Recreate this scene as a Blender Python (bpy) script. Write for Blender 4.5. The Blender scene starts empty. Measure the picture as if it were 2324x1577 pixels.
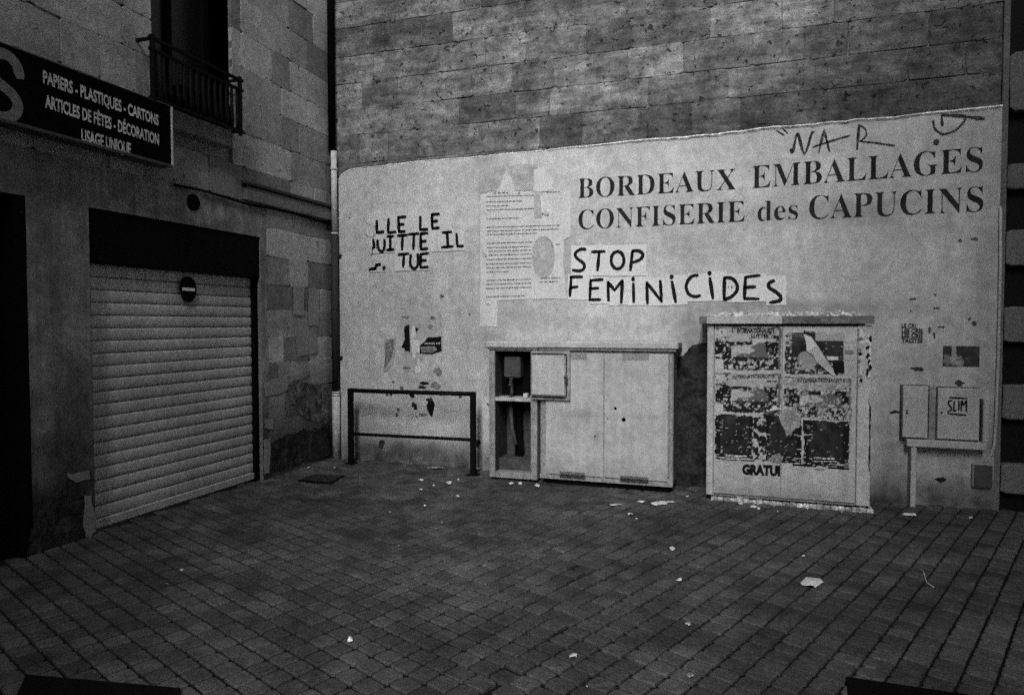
import bpy, bmesh, math, random
import numpy as np
from mathutils import Vector, noise, Matrix
random.seed(7)
C = bpy.context.scene
COL = C.collection
R_ = math.radians

# ------------------------------------------------------------------ camera
F0, CX, CY = 1588.0, 1162.0, 788.5            # focal length and centre for a frame 2324 wide
YAW, PITCH, ROLL = R_(-18.55), R_(-1.98), R_(-0.03)
CAM = Vector((4.68, -7.22, 1.6))
fw = Vector((math.sin(YAW)*math.cos(PITCH), math.cos(YAW)*math.cos(PITCH), math.sin(PITCH)))
rt = fw.cross(Vector((0, 0, 1))).normalized(); up = rt.cross(fw)
cr, sr = math.cos(ROLL), math.sin(ROLL)
rt, up = rt*cr + up*sr, up*cr - rt*sr
cd = bpy.data.cameras.new('camera'); cam = bpy.data.objects.new('camera', cd); COL.objects.link(cam)
cam.matrix_world = Matrix(((rt.x, up.x, -fw.x, CAM.x), (rt.y, up.y, -fw.y, CAM.y), (rt.z, up.z, -fw.z, CAM.z), (0, 0, 0, 1)))
cd.sensor_width = 36; cd.lens = 36*F0/2324; cd.clip_end = 400; cd.clip_start = .05
C.camera = cam

# ------------------------------------------------------------------ light
SUN_EL, SUN_AZ = 33, 163      # degrees; azimuth clockwise from +y (light comes from behind the camera)
w = bpy.data.worlds.new('World'); C.world = w; w.use_nodes = True
nt = w.node_tree; bg = nt.nodes['Background']
sky = nt.nodes.new('ShaderNodeTexSky'); sky.sky_type = 'NISHITA'; sky.sun_disc = False
sky.sun_elevation = R_(SUN_EL); sky.sun_rotation = R_(SUN_AZ); sky.air_density = 1; sky.dust_density = 4
bw = nt.nodes.new('ShaderNodeRGBToBW')
nt.links.new(sky.outputs[0], bw.inputs[0]); nt.links.new(bw.outputs[0], bg.inputs[0])
bg.inputs[1].default_value = 0.085
sd = bpy.data.lights.new('sun', 'SUN'); sun = bpy.data.objects.new('sun', sd); COL.objects.link(sun)
sd.energy = 4.6; sd.angle = R_(34); sd.color = (1, 1, 1)
dirv = Vector((math.sin(R_(SUN_AZ))*math.cos(R_(SUN_EL)), math.cos(R_(SUN_AZ))*math.cos(R_(SUN_EL)), math.sin(R_(SUN_EL))))
sun.rotation_euler = dirv.to_track_quat('Z', 'Y').to_euler(); sun.location = (5, -10, 12)
vs = C.view_settings; vs.view_transform = 'Standard'; vs.look = 'None'; vs.gamma = 1; vs.use_curve_mapping = False
vs.exposure = 0.85
C.render.engine = 'CYCLES'
C.cycles.use_denoising = False      # keeps the natural grain of the light sampling
C.cycles.max_bounces = 5

# ------------------------------------------------------------------ survey: a sight line met with a known plane of the place
def sight(px, py): return fw + rt*((px-CX)/F0) - up*((py-CY)/F0)
def W(px, py, Y=0.0):
    d = sight(px, py); t = (Y-CAM.y)/d.y; q = CAM + d*t; return q.x, q.z
def L(px, py, X=0.0):
    d = sight(px, py); t = (X-CAM.x)/d.x; q = CAM + d*t; return q.y, q.z
SL = -0.009                                    # the pavement falls gently to the right
def gz(x, y=0): return SL*x
def G(px, py):
    d = sight(px, py); t = (SL*CAM.x - CAM.z)/(d.z - SL*d.x); q = CAM + d*t; return q.x, q.y
def seen(p):
    v = Vector(p)-CAM; f = v.dot(fw)
    if f < .05: return None
    return CX+F0*v.dot(rt)/f, CY-F0*v.dot(up)/f, f

# ------------------------------------------------------------------ materials (black and white place: all greys)
def mat(name, v, rough=.92, big=.2, bigs=1.3, fine=.2, fines=25, grain=.28, grains=170, bump=.35, bd=.004,
        bscale=60, rnd=0, pits=0, pitscale=35, attr=None, streak=0, bed=0, pits2=0, metal=0, spec=.12, coarse=0, cscale=9):
    m = bpy.data.materials.new(name); m.use_nodes = True; t = m.node_tree; N, K = t.nodes, t.links
    b = N['Principled BSDF']; b.inputs['Roughness'].default_value = rough; b.inputs['Metallic'].default_value = metal
    b.inputs['Specular IOR Level'].default_value = spec
    g = N.new('ShaderNodeNewGeometry').outputs['Position']
    def no(scale, detail=3, rg=.55, dist=0, vec=None):
        n = N.new('ShaderNodeTexNoise'); n.inputs['Scale'].default_value = scale; n.inputs['Detail'].default_value = detail
        n.inputs['Roughness'].default_value = rg; n.inputs['Distortion'].default_value = dist
        K.new(vec or g, n.inputs['Vector']); return n.outputs['Fac']
    def mr(x, a, b_, c, d):
        n = N.new('ShaderNodeMapRange'); K.new(x, n.inputs[0])
        for i, q in enumerate((a, b_, c, d)): n.inputs[1+i].default_value = q
        return n.outputs[0]
    def mul(x, y):
        n = N.new('ShaderNodeMath'); n.operation = 'MULTIPLY'
        K.new(x, n.inputs[0])
        if isinstance(y, (int, float)): n.inputs[1].default_value = y
        else: K.new(y, n.inputs[1])
        return n.outputs[0]
    def add(x, y):
        n = N.new('ShaderNodeMath'); n.operation = 'ADD'; K.new(x, n.inputs[0]); K.new(y, n.inputs[1]); return n.outputs[0]
    x = mr(no(bigs, 4), .3, .7, 1-big, 1+big)
    x = mul(x, v)
    if fine: x = mul(x, mr(no(fines, 4, .65), .32, .68, 1-fine, 1+fine))
    if grain: x = mul(x, mr(no(grains, 2.5, .85), .36, .64, max(.05, 1-grain*1.45), 1+grain*1.75))
    if coarse: x = mul(x, mr(no(cscale, 5, .7, .4), .38, .62, 1-coarse, 1+coarse))
    if rnd:
        oi = N.new('ShaderNodeObjectInfo'); x = mul(x, mr(oi.outputs['Random'], 0, 1, 1-rnd, 1+rnd))
    if streak:
        mp = N.new('ShaderNodeMapping'); mp.inputs['Scale'].default_value = (14, 14, .7); K.new(g, mp.inputs[0])
        x = mul(x, mr(no(1, 4, .6, 0, mp.outputs[0]), .35, .65, 1-streak, 1+streak))
    if bed:
        mp = N.new('ShaderNodeMapping'); mp.inputs['Scale'].default_value = (2.2, 2.2, 13); mp.inputs['Rotation'].default_value = (0, R_(4), 0); K.new(g, mp.inputs[0])
        bd_n = no(1, 6, .68, .5, mp.outputs[0]); x = mul(x, mr(bd_n, .36, .64, 1-bed, 1+bed))
    hgt = add(no(bscale, 5, .65), mul(no(bscale*.2, 3), 1.0))
    if pits:
        pn = mr(no(pitscale, 3, .5, .6), .64, .70, 1, 1-pits)
        x = mul(x, pn); hgt = add(hgt, mul(pn, 1.5))
    if pits2:
        pn = mr(no(7.5, 5, .62, .9), .69, .73, 1, 1-pits2); x = mul(x, pn); hgt = add(hgt, mul(pn, 2.5))
    if attr:
        a = N.new('ShaderNodeAttribute'); a.attribute_name = attr; x = mul(x, a.outputs['Fac'])
    K.new(x, b.inputs['Base Color'])
    if bump:
        bn = N.new('ShaderNodeBump'); bn.inputs['Strength'].default_value = bump; bn.inputs['Distance'].default_value = bd
        K.new(hgt, bn.inputs['Height']); K.new(bn.outputs[0], b.inputs['Normal'])
    return m

M = dict(
    plaster=mat('pale_render', .51, big=.16, bigs=.9, fine=.16, fines=12, coarse=.07, cscale=3, streak=.05, grain=.36, bump=.5, bd=.004, attr='dirt_shade'),
    stone=mat('pitted_limestone', .165, big=.4, bigs=.9, fine=.3, fines=14, grain=.42, rnd=.38, attr='dirt_shade', pits=.75, pitscale=20, bump=.9, bd=.012, bscale=26, coarse=.35, cscale=3.2, bed=.34, pits2=.75),
    stone_left=mat('smooth_limestone', .26, big=.2, bigs=1.6, fine=.15, grain=.4, rnd=.5, pits=.45, pitscale=16, bump=.6, bd=.006, bscale=30, coarse=.15, attr='dirt_shade'),
    mortar=mat('old_mortar', .19, fine=.3, grain=.4, bump=.6, bd=.006),
    render_left=mat('grey_render', .17, big=.3, fine=.3, fines=9, coarse=.25, cscale=2.5, streak=.2, grain=.4, bump=.5, attr='dirt_shade'),
    lip=mat('lit_edge', .8, fine=.3, fines=40, bump=.8, bd=.008, coarse=.3, cscale=12),
    paver=mat('concrete_paver', .068, rough=.8, big=.3, bigs=.8, fine=.25, fines=30, grain=.45, rnd=.28, bump=.7, bd=.004, bscale=90, coarse=.30, cscale=2.6),
    paver_far=mat('concrete_paver_field', .068, rough=.8, big=.3, bigs=.8, fine=.25, fines=30, grain=.45, bump=.7, bd=.004, bscale=90, attr='tone', coarse=.30, cscale=2.6),
    joint=mat('joint_sand', .026, big=.3, bigs=2, grain=.5, bump=.6, attr='tone'),
    soil=mat('packed_ground', .03, grain=.3),
    dark=mat('black_paint', .005, rough=.8, spec=.03, grain=.4, bump=.15),
    iron=mat('black_iron', .006, rough=.6, spec=.06, grain=.3, bump=.2, fines=60),
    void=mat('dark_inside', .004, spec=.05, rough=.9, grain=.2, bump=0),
    ink=mat('black_paint_strokes', .008, spec=.1, rough=.6, big=.5, bigs=20, fine=.5, fines=80, grain=.3, bump=.1),
    ink_worn=mat('worn_lettering', .022, spec=.1, rough=.8, big=.45, bigs=3, fine=.4, fines=60, grain=.5, bump=.2),
    spray=mat('faded_spray', .09, rough=.8, big=.5, bigs=9, fine=.5, fines=70, grain=.5, bump=.1),
    spray_d=mat('dark_spray', .045, rough=.8, big=.8, bigs=25, fine=.8, fines=50, grain=.5, bump=.1),
    conc2=mat('stained_cabinet_face', .27, big=.4, bigs=16, fine=.4, fines=45, grain=.5, bump=.3),
    paper=mat('white_paper', .70, rough=.8, big=.06, bigs=6, fine=.06, fines=40, grain=.26, bump=.4, bd=.003, bscale=22),
    paper_old=mat('weathered_paper', .62, rough=.85, big=.1, bigs=7, fine=.12, fines=40, grain=.3, bump=.5, bd=.004, bscale=22),
    paper_dim=mat('glue_residue', .42, rough=.85, big=.2, bigs=9, fine=.2, fines=30, grain=.32, bump=.4),
    scrap=mat('grey_paper_scrap', .2, rough=.85, big=.5, bigs=22, fine=.5, fines=60, grain=.4, bump=.4),
    print=mat('printed_paper', 1.0, rough=.75, big=.05, fine=.12, fines=60, grain=.35, bump=.4, bd=.003, attr='ink'),
    cab=mat('pale_cabinet_plastic', .46, rough=.7, big=.1, bigs=2.2, fine=.15, fines=20, grain=.36, bump=.25, bd=.002, streak=.10, attr=None),
    cab_d=mat('grimy_cabinet_plastic', .27, rough=.75, big=.2, bigs=5, fine=.25, fines=25, grain=.4, bump=.3, streak=.12),
    lid_d=mat('dirty_lid', .15, rough=.85, big=.3, bigs=12, fine=.4, fines=30, grain=.4, bump=.4),
    conc=mat('rough_concrete', .46, rough=.95, big=.3, bigs=7, fine=.4, fines=35, grain=.45, bump=.9, bd=.008, coarse=.6, cscale=14),
    shutter=mat('painted_steel_slat', .38, rough=.6, big=.22, fine=.16, grain=.34, bump=.15, streak=.06),
    rail=mat('grey_steel', .06, rough=.5, bump=.15),
    box_l=mat('meter_box_plastic', .38, rough=.7, big=.1, bigs=3, fine=.12, grain=.38, bump=.2),
    pipe_w=mat('white_pipe', .52, rough=.5, grain=.3, bump=.1, streak=.1),
    pipe_d=mat('dark_pipe', .035, rough=.6, grain=.3, bump=.15),
    mortar_dk=mat('bare_damp_wall', .032, rough=.95, big=.4, bigs=5, fine=.4, fines=20, grain=.5, bump=1, bd=.012, coarse=.5, cscale=7),
    sign=mat('dark_sign_face', .005, spec=.0, rough=.6, grain=.4, bump=.05),
    sign_t=mat('white_sign_lettering', .5, rough=.5, big=.25, bigs=9, grain=.4, bump=.05),
    trim=mat('metal_trim', .30, rough=.5, metal=.0, grain=.4, bump=.1),
    shop=mat('dark_shopfront', .007, spec=.1, rough=.6, grain=.5, bump=.2),
    quoin=mat('quoin_stone', .14, big=.2, fine=.2, grain=.45, bump=.5),
    glass=mat('dark_glass', .008, rough=.3, grain=0, fine=0, bump=0, spec=.5),
    metal_in=mat('dull_fitting', .08, rough=.5, grain=.3, bump=.1),
    patch=mat('scraped_pale_stone', .24, fine=.2, grain=.4, bump=.4),
    cab_in=mat('shaded_inside', .07, rough=.8, big=.3, bigs=8, fine=.3, grain=.4, bump=.3),  # darkened colour stands in for the shade inside the cabinet
    grime=mat('sooty_stone', .10, big=.5, bigs=6, fine=.5, grain=.5, bump=.6, coarse=.6, cscale=8),
    cab_f=mat('cabinet_face', .47, rough=.7, big=.1, bigs=2.2, fine=.15, fines=20, grain=.36, bump=.25, bd=.002, streak=.07, attr='dirt_shade'),
    blank=mat('light_block_grey', .25, fine=.2, grain=.2, bump=.2),
    leaf=mat('white_litter', .75, rough=.8, big=.2, bigs=30, grain=.3, bump=.5),
)

# ------------------------------------------------------------------ builders
WL = {}
def place(o, parent):
    if parent is not None:
        o.parent = parent; o.location = -WL[parent.name]
    WL[o.name] = Vector((0, 0, 0))
def obj(name, verts, faces, m, parent=None, smooth=False):
    me = bpy.data.meshes.new(name); me.from_pydata([tuple(v) for v in verts], [], faces); me.update()
    if m: me.materials.append(M[m] if isinstance(m, str) else m)
    if smooth: me.shade_smooth()
    o = bpy.data.objects.new(name, me); COL.objects.link(o); place(o, parent); return o
def tag(o, label=None, cat=None, group=None, kind=None):
    if label: o['label'] = label
    if cat: o['category'] = cat
    if group: o['group'] = group
    if kind: o['kind'] = kind
    return o
def thing(name, loc, label, cat, group=None):
    o = bpy.data.objects.new(name, None); COL.objects.link(o); o.location = loc; o.empty_display_size = .1
    WL[o.name] = Vector(loc); return tag(o, label, cat, group)
class MB:
    def __init__(s): s.v = []; s.f = []
    def add(s, v, f):
        n = len(s.v); s.v += [tuple(q) for q in v]; s.f += [tuple(i+n for i in q) for q in f]
    def box(s, x0, x1, y0, y1, z0, z1, bev=0):
        x0, x1 = min(x0, x1), max(x0, x1); y0, y1 = min(y0, y1), max(y0, y1); z0, z1 = min(z0, z1), max(z0, z1)
        if not bev:
            v = [(x, y, z) for x in (x0, x1) for y in (y0, y1) for z in (z0, z1)]
            s.add(v, [(0, 1, 3, 2), (4, 6, 7, 5), (0, 4, 5, 1), (2, 3, 7, 6), (0, 2, 6, 4), (1, 5, 7, 3)]); return
        bm = bmesh.new(); bmesh.ops.create_cube(bm, size=1)
        for q in bm.verts: q.co = Vector(((x0+x1)/2+q.co.x*(x1-x0), (y0+y1)/2+q.co.y*(y1-y0), (z0+z1)/2+q.co.z*(z1-z0)))
        bmesh.ops.bevel(bm, geom=bm.edges[:], offset=bev, segments=1, affect='EDGES'); bm.verts.index_update()
        s.add([q.co[:] for q in bm.verts], [[q.index for q in f.verts] for f in bm.faces]); bm.free()
    def tube(s, pts, r, n=8, caps=True):
        pts = [Vector(p) for p in pts]; rings = []
        for i, p in enumerate(pts):
            t = (pts[min(i+1, len(pts)-1)]-pts[max(i-1, 0)]).normalized()
            a = t.orthogonal().normalized() if i == 0 else (pa - t*pa.dot(t)).normalized()
            pa = a; b = t.cross(a)
            rr = r[i] if isinstance(r, (list, tuple)) else r
            rings.append([p+(a*math.cos(2*math.pi*k/n)+b*math.sin(2*math.pi*k/n))*rr for k in range(n)])
        v = [q for g_ in rings for q in g_]; f = []
        for i in range(len(pts)-1):
            for k in range(n): f.append((i*n+k, i*n+(k+1) % n, (i+1)*n+(k+1) % n, (i+1)*n+k))
        if caps: f += [tuple(range(n))[::-1], tuple((len(pts)-1)*n+k for k in range(n))]
        s.add(v, f)
    def build(s, name, m, parent=None, smooth=False): return obj(name, s.v, s.f, m, parent, smooth)
def box(name, x0, x1, y0, y1, z0, z1, m, parent=None, bev=.004):
    b = MB(); b.box(x0, x1, y0, y1, z0, z1, bev); return b.build(name, m, parent)
def tube(name, pts, r, m, parent=None, n=10):
    b = MB(); b.tube(pts, r, n); return b.build(name, m, parent, True)
def setattr_pts(o, name, vals):
    a = o.data.attributes.new(name, 'FLOAT', 'POINT'); a.data.foreach_set('value', np.asarray(vals, dtype=np.float32))

# planes to lay things on: 'w' main wall (u=x, faces -y), 'l' left wall (u=y, faces +x)
def P3(pl, u, z, off):
    if pl == 'w': return (u, -off, z)
    if pl == 'l': return (off, u, z)
def poly(name, pl, pts, off, th, m, parent, centre=True):
    """flat outline pts[(u,z)] with thickness th, front at off"""
    n = len(pts)
    area = sum(pts[i][0]*pts[(i+1) % n][1]-pts[(i+1) % n][0]*pts[i][1] for i in range(n))
    if area < 0: pts = pts[::-1]
    v = [P3(pl, u, z, off) for u, z in pts] + [P3(pl, u, z, off-th) for u, z in pts]
    f = [tuple(range(n))] + [(i, i+n, (i+1) % n+n, (i+1) % n) for i in range(n)]
    if pl == 'l': f = [tuple(q) for q in f]
    return obj(name, v, f, m, parent)
def rag(u0, u1, z0, z1, j=.006, step=.05, rng=random):
    """rectangle outline with an uneven edge"""
    pts = []
    def side(a, b):
        d = math.hypot(b[0]-a[0], b[1]-a[1]); k = max(1, int(d/step))
        for i in range(k):
            t = i/k; pts.append((a[0]+(b[0]-a[0])*t+rng.uniform(-j, j), a[1]+(b[1]-a[1])*t+rng.uniform(-j, j)))
    side((u0, z0), (u1, z0)); side((u1, z0), (u1, z1)); side((u1, z1), (u0, z1)); side((u0, z1), (u0, z0)); return pts
def blob(u, z, ru, rz, n=14, j=.3, rng=random):
    return [(u+ru*math.cos(2*math.pi*k/n)*(1+rng.uniform(-j, j)), z+rz*math.sin(2*math.pi*k/n)*(1+rng.uniform(-j, j))) for k in range(n)]
def strokes(mb, pl, lines, wd, off, rng=random, wob=.12):
    """brush strokes: each line a list of (u,z)"""
    for ln in lines:
        if len(ln) == 1:
            u, z = ln[0]; pts = blob(u, z, wd*.62, wd*.75, 9, .12, rng)
            n = len(pts); mb.add([P3(pl, a, b, off) for a, b in pts], [tuple(range(n))]); continue
        # resample with Catmull-Rom for curves of 4+ points
        q = []
        if len(ln) > 3:
            for i in range(len(ln)-1):
                p0, p1, p2, p3 = ln[max(i-1, 0)], ln[i], ln[i+1], ln[min(i+2, len(ln)-1)]
                for k in range(4):
                    t = k/4
                    q.append(tuple(.5*((2*p1[c])+(-p0[c]+p2[c])*t+(2*p0[c]-5*p1[c]+4*p2[c]-p3[c])*t*t+(-p0[c]+3*p1[c]-3*p2[c]+p3[c])*t**3) for c in (0, 1)))
            q.append(ln[-1])
        else:
            for i in range(len(ln)-1):
                for k in range(4): q.append(tuple(ln[i][c]+(ln[i+1][c]-ln[i][c])*k/4 for c in (0, 1)))
            q.append(ln[-1])
        v = []; n = len(q)
        for i, p in enumerate(q):
            a = q[max(i-1, 0)]; b = q[min(i+1, n-1)]; d = (b[0]-a[0], b[1]-a[1]); l = math.hypot(*d) or 1
            nx, nz = -d[1]/l, d[0]/l; hw = wd/2*(1+rng.uniform(-wob, wob))*(.72 if i in (0, n-1) else 1)
            ex = (-.22*wd if i == 0 else .22*wd if i == n-1 else 0)
            cxx, czz = p[0]+d[0]/l*ex, p[1]+d[1]/l*ex
            v += [P3(pl, cxx+nx*hw, czz+nz*hw, off), P3(pl, cxx-nx*hw, czz-nz*hw, off)]
        mb.add(v, [(2*i, 2*i+1, 2*i+3, 2*i+2) for i in range(n-1)])

def glyph(body, bold=0, ext=0):
    c = bpy.data.curves.new('g', 'FONT'); c.body = body; c.offset = bold; c.extrude = ext; c.resolution_u = 3
    o = bpy.data.objects.new('g', c); COL.objects.link(o)
    dg = bpy.context.evaluated_depsgraph_get(); e = o.evaluated_get(dg); me = bpy.data.meshes.new_from_object(e)
    v = np.array([q.co[:] for q in me.vertices]).reshape(-1, 3); f = [tuple(p.vertices) for p in me.polygons]
    bpy.data.objects.remove(o); bpy.data.curves.remove(c); bpy.data.meshes.remove(me); return v, f
def serif(t): return ''.join(chr(0x1D400+ord(c)-65) if 'A' <= c <= 'Z' else chr(0x1D41A+ord(c)-97) if 'a' <= c <= 'z' else c for c in t)
def lettering(pl, body, p0, p1, cap, off, m, parent, name='letter', bold=0, ser=False, split=True, flip=False, slant_j=0):
    """text from p0 to p1 (baseline ends, (u,z)), capital height cap"""
    fnt = serif if ser else (lambda t: t)
    full, ff = glyph(fnt(body), bold); x0, x1 = full[:, 0].min(), full[:, 0].max()
    hv, _ = glyph(fnt('E'), bold); ch = hv[:, 1].max()-hv[:, 1].min()
    sx = math.hypot(p1[0]-p0[0], p1[1]-p0[1])/(x1-x0); sz = cap/ch
    du, dz = (p1[0]-p0[0])/(x1-x0), (p1[1]-p0[1])/(x1-x0)
    def put(v): return [P3(pl, p0[0]+du*(a-x0), p0[1]+dz*(a-x0)+b*sz, off) for a, b, _ in v]
    if not split:
        return obj(name, put(full), ff, m, parent)
    out = []; pre = ''
    for chh in body:
        pre += chh
        if chh in ' ': continue
        pv, _ = glyph(fnt(pre), bold); v, f = glyph(fnt(chh), bold); v = v.copy(); v[:, 0] += pv[:, 0].max()-v[:, 0].max()
        if slant_j: v[:, 1] += random.uniform(-slant_j, slant_j)
        out.append(obj(name, put(v), f, m, parent))
    return out

def dot_cell(cx, cz, hw, hh, j):   # stone outline: three points a side, knocked corners
    a = []
    for (x0, z0, x1, z1) in ((-1, -1, 1, -1), (1, -1, 1, 1), (1, 1, -1, 1), (-1, 1, -1, -1)):
        for t in (.06, .5, .94):
            a.append((cx+hw*(x0+(x1-x0)*t)+random.uniform(-j, j), cz+hh*(z0+(z1-z0)*t)+random.uniform(-j, j)))
    return a
def stone(pl, u0, u1, z0, z1, front, m, parent, gap=.006, j=.004, ch=.010, depth=.035, name='stone', dirt_shade=None):
    cx, cz, hw, hh = (u0+u1)/2, (z0+z1)/2, abs(u1-u0)/2-gap, (z1-z0)/2-gap
    outl = dot_cell(cx, cz, hw, hh, j); n = len(outl)
    inn = [(cx+(a-cx)*(1-ch/max(hw, .02)), cz+(b-cz)*(1-ch/max(hh, .02))) for a, b in outl]
    tl = random.uniform(-.003, .003); tz = random.uniform(-.003, .003)
    F = lambda a, b: front+tl*(a-cx)/max(hw, .02)+tz*(b-cz)/max(hh, .02)
    v = [P3(pl, a, b, F(a, b)) for a, b in inn]+[P3(pl, a, b, F(a, b)-ch*.7) for a, b in outl]+[P3(pl, a, b, front-depth) for a, b in outl]
    f = [tuple(range(n))]+[(i, i+n, (i+1) % n+n, (i+1) % n) for i in range(n)]+[(i+n, i+2*n, (i+1) % n+2*n, (i+1) % n+n) for i in range(n)]
    o = obj(name, v, f, m, parent)
    if dirt_shade is not None: setattr_pts(o, 'dirt_shade', [dirt_shade(a, b) for a, b in inn+outl+outl])
    return o
def sheet_grid(name, pl, u0, u1, z0, z1, step, off, m, parent=None, fn=None, hgt=None, attr='dirt_shade', top=None):
    nu = max(1, int(abs(u1-u0)/step)); nz = max(1, int((z1-z0)/step)); v = []; vals = []
    for k in range(nz+1):
        for i in range(nu+1):
            u = u0+(u1-u0)*i/nu; zt = top(u) if top else z1; z = z0+(zt-z0)*k/nz
            v.append(P3(pl, u, z, off+(hgt(u, z) if hgt else 0)))
            if fn: vals.append(fn(u, z))
    f = [(k*(nu+1)+i, k*(nu+1)+i+1, (k+1)*(nu+1)+i+1, (k+1)*(nu+1)+i) for k in range(nz) for i in range(nu)]
    o = obj(name, v, f, m, parent)
    if fn: setattr_pts(o, attr, vals)
    return o
def nz_(u, z, s, k=0.0): return noise.fractal(Vector((u*s, z*s, k)), .6, 2.0, 4)   # about -1..1
def gs(u, z, cu, cz, ru, rz): return math.exp(-((u-cu)/ru)**2-((z-cz)/rz)**2)

# ================================================================== PAVEMENT
GA = R_(67.5); ax = Vector((math.cos(GA), math.sin(GA), 0)); bx_ = Vector((math.cos(GA+math.pi/2), math.sin(GA+math.pi/2), 0))
pave = thing('pavement', (4, -4, 0), 'worn small square grey pavers laid in slanting rows across the yard', 'pavement')
del pave['category']; del pave['label']; pave['kind'] = 'structure'
def base_h(x, y):
    fill = .004*nz_(x, y, 1.1, 3)+.003*nz_(x, y, 6, 5)
    worn = gs(x, y, 1.7, -2.9, 1.5, 1.3)+.9*gs(x, y, 4.4, -1.3, 1.2, .5)+.8*gs(x, y, 5.0, -2.75, .35, .3)
    return gz(x)-.017+fill+.0125*min(1, worn)
nx, ny = 260, 260; v = []; vals = []
for k in range(ny+1):
    for i in range(nx+1):
        x = -.3+8.6*i/nx; y = -8.4+8.6*k/ny; v.append((x, y, base_h(x, y)))
obj('joint_bed', v, [(k*(nx+1)+i, k*(nx+1)+i+1, (k+1)*(nx+1)+i+1, (k+1)*(nx+1)+i) for k in range(ny) for i in range(nx)], 'joint', pave, True)
setattr_pts(bpy.data.objects['joint_bed'], 'tone', [.35+1.3*min(1, gs(x, y, 1.7, -2.9, 1.5, 1.3)+.9*gs(x, y, 4.4, -1.3, 1.2, .5)+.8*gs(x, y, 5.0, -2.75, .35, .3)) for x, y, _ in v])
far = MB()
far.add([(-40, -60, -.16), (60, -60, -.16), (60, 40, -.16), (-40, 40, -.16)], [(0, 1, 2, 3)])
tag(far.build('ground', 'soil'), kind='structure')
cells = []
CA, CB = .117, .129
rs = random.Random(3)
for ib in range(-95, 95):
    rowo = rs.uniform(-.022, .022)
    for ia in range(-95, 95):
        pa_, pb_ = ia*CA, ib*CB
        c0 = Vector((4.0, -3.6, 0))+ax*pa_+bx_*pb_
        right = c0.x > 3.75+.25*nz_(c0.x, c0.y, .6, 9)
        if right: c0 = c0+ax*rowo                 # long joints climb to the right
        else: c0 = c0+bx_*(((ia*7919) % 13)/13-.5)*.06   # long joints fall to the right
        if not (-.05 < c0.x < 8.2 and -8.2 < c0.y < .0): continue
        cells.append((c0, right))
def paver_geo(c0, right, r):
    ga, gb = (.0058+r.uniform(-.001, .002), .0056+r.uniform(-.0015, .0015)) if right else (.0062, .0046)
    ha, hb = CA/2-ga-r.uniform(0, .0012), CB/2-gb-r.uniform(0, .0012)
    z = gz(c0.x)+r.uniform(-.0022, .0022)+.003*nz_(c0.x, c0.y, .9, 2); tx, ty = r.uniform(-.02, .02), r.uniform(-.02, .02)
    ring = []
    for sa, sb in ((-1, -.8), (-.8, -1), (.8, -1), (1, -.8), (1, .8), (.8, 1), (-.8, 1), (-1, .8)):
        ring.append((sa*ha+r.uniform(-.0015, .0015), sb*hb+r.uniform(-.0015, .0015)))
    out = []
    for sc_, dz in ((.88, 0), (1, -.0045), (1, -.03)):
        for a, b in ring:
            p = c0+ax*a*sc_+bx_*b*sc_; out.append((p.x, p.y, z+tx*a+ty*b+dz))
    # normals up: the ring must run anticlockwise seen from above
    f = [tuple(range(8))]+[(i, i+8, (i+1) % 8+8, (i+1) % 8) for i in range(8)]+[(i+8, i+16, (i+1) % 8+16, (i+1) % 8+8) for i in range(8)]
    return out, f
def in_frame(c0):
    q = seen((c0.x, c0.y, gz(c0.x)))
    return q and -10 < q[0] < 2334 and q[1] < 1590
vis = sorted([c for c in cells if in_frame(c[0])], key=lambda c: seen((c[0].x, c[0].y, 0))[2])
near = vis[:296]; nearset = set(id(c[0]) for c in near)
rp = random.Random(11)
for c0, right in near:
    v, f = paver_geo(c0, right, rp); obj('paver', v, f, 'paver', pave)
mbp = MB(); tone = []
for c0, right in cells:
    if id(c0) in nearset: continue
    v, f = paver_geo(c0, right, rp); mbp.add(v, f); t = rp.uniform(.74, 1.28); tone += [t]*24
pf = mbp.build('paver_field', 'paver_far', pave); pf['kind'] = 'stuff'; setattr_pts(pf, 'tone', tone)

# ================================================================== MAIN WALL
wall = thing('stone_wall', (3.4, .2, 0), 'tall weathered stone gable wall, its lower half under pale painted render', 'wall')
XR = 6.775
box('backing', -.25, XR, .048, .45, -.2, 9.5, 'mortar', wall, 0)
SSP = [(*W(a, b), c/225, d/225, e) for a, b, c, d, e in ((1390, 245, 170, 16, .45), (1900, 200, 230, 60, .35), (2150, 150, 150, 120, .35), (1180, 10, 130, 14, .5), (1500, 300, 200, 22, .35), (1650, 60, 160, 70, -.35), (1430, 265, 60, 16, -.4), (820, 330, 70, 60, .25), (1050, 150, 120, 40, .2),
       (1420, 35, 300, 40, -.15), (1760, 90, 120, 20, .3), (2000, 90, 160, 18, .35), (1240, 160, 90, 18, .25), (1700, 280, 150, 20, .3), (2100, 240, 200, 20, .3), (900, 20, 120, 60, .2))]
def stone_tone(u, z_):  # soot bands, with brightness falloff painted into the stone colour
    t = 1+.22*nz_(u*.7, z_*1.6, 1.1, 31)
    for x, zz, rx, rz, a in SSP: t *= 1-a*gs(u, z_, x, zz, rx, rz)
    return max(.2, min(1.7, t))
z = 3.18; ci = 0
rs = random.Random(21)
while z < 5.75:
    h = rs.choice((.27, .29, .31, .33)); u = .02-rs.uniform(0, .3)
    while u < XR:
        wd = rs.choice((.38, .46, .55, .66, .78)); e = min(u+wd, XR)
        if XR-e < .2: e = XR
        if e-max(u, 0.02) > .06: stone('w', max(u, .02), e, z, z+h, -.034+rs.uniform(-.002, .002), 'stone', wall, gap=.0006, j=.007, ch=.0055, dirt_shade=stone_tone)
        u = e
    z += h
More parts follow.
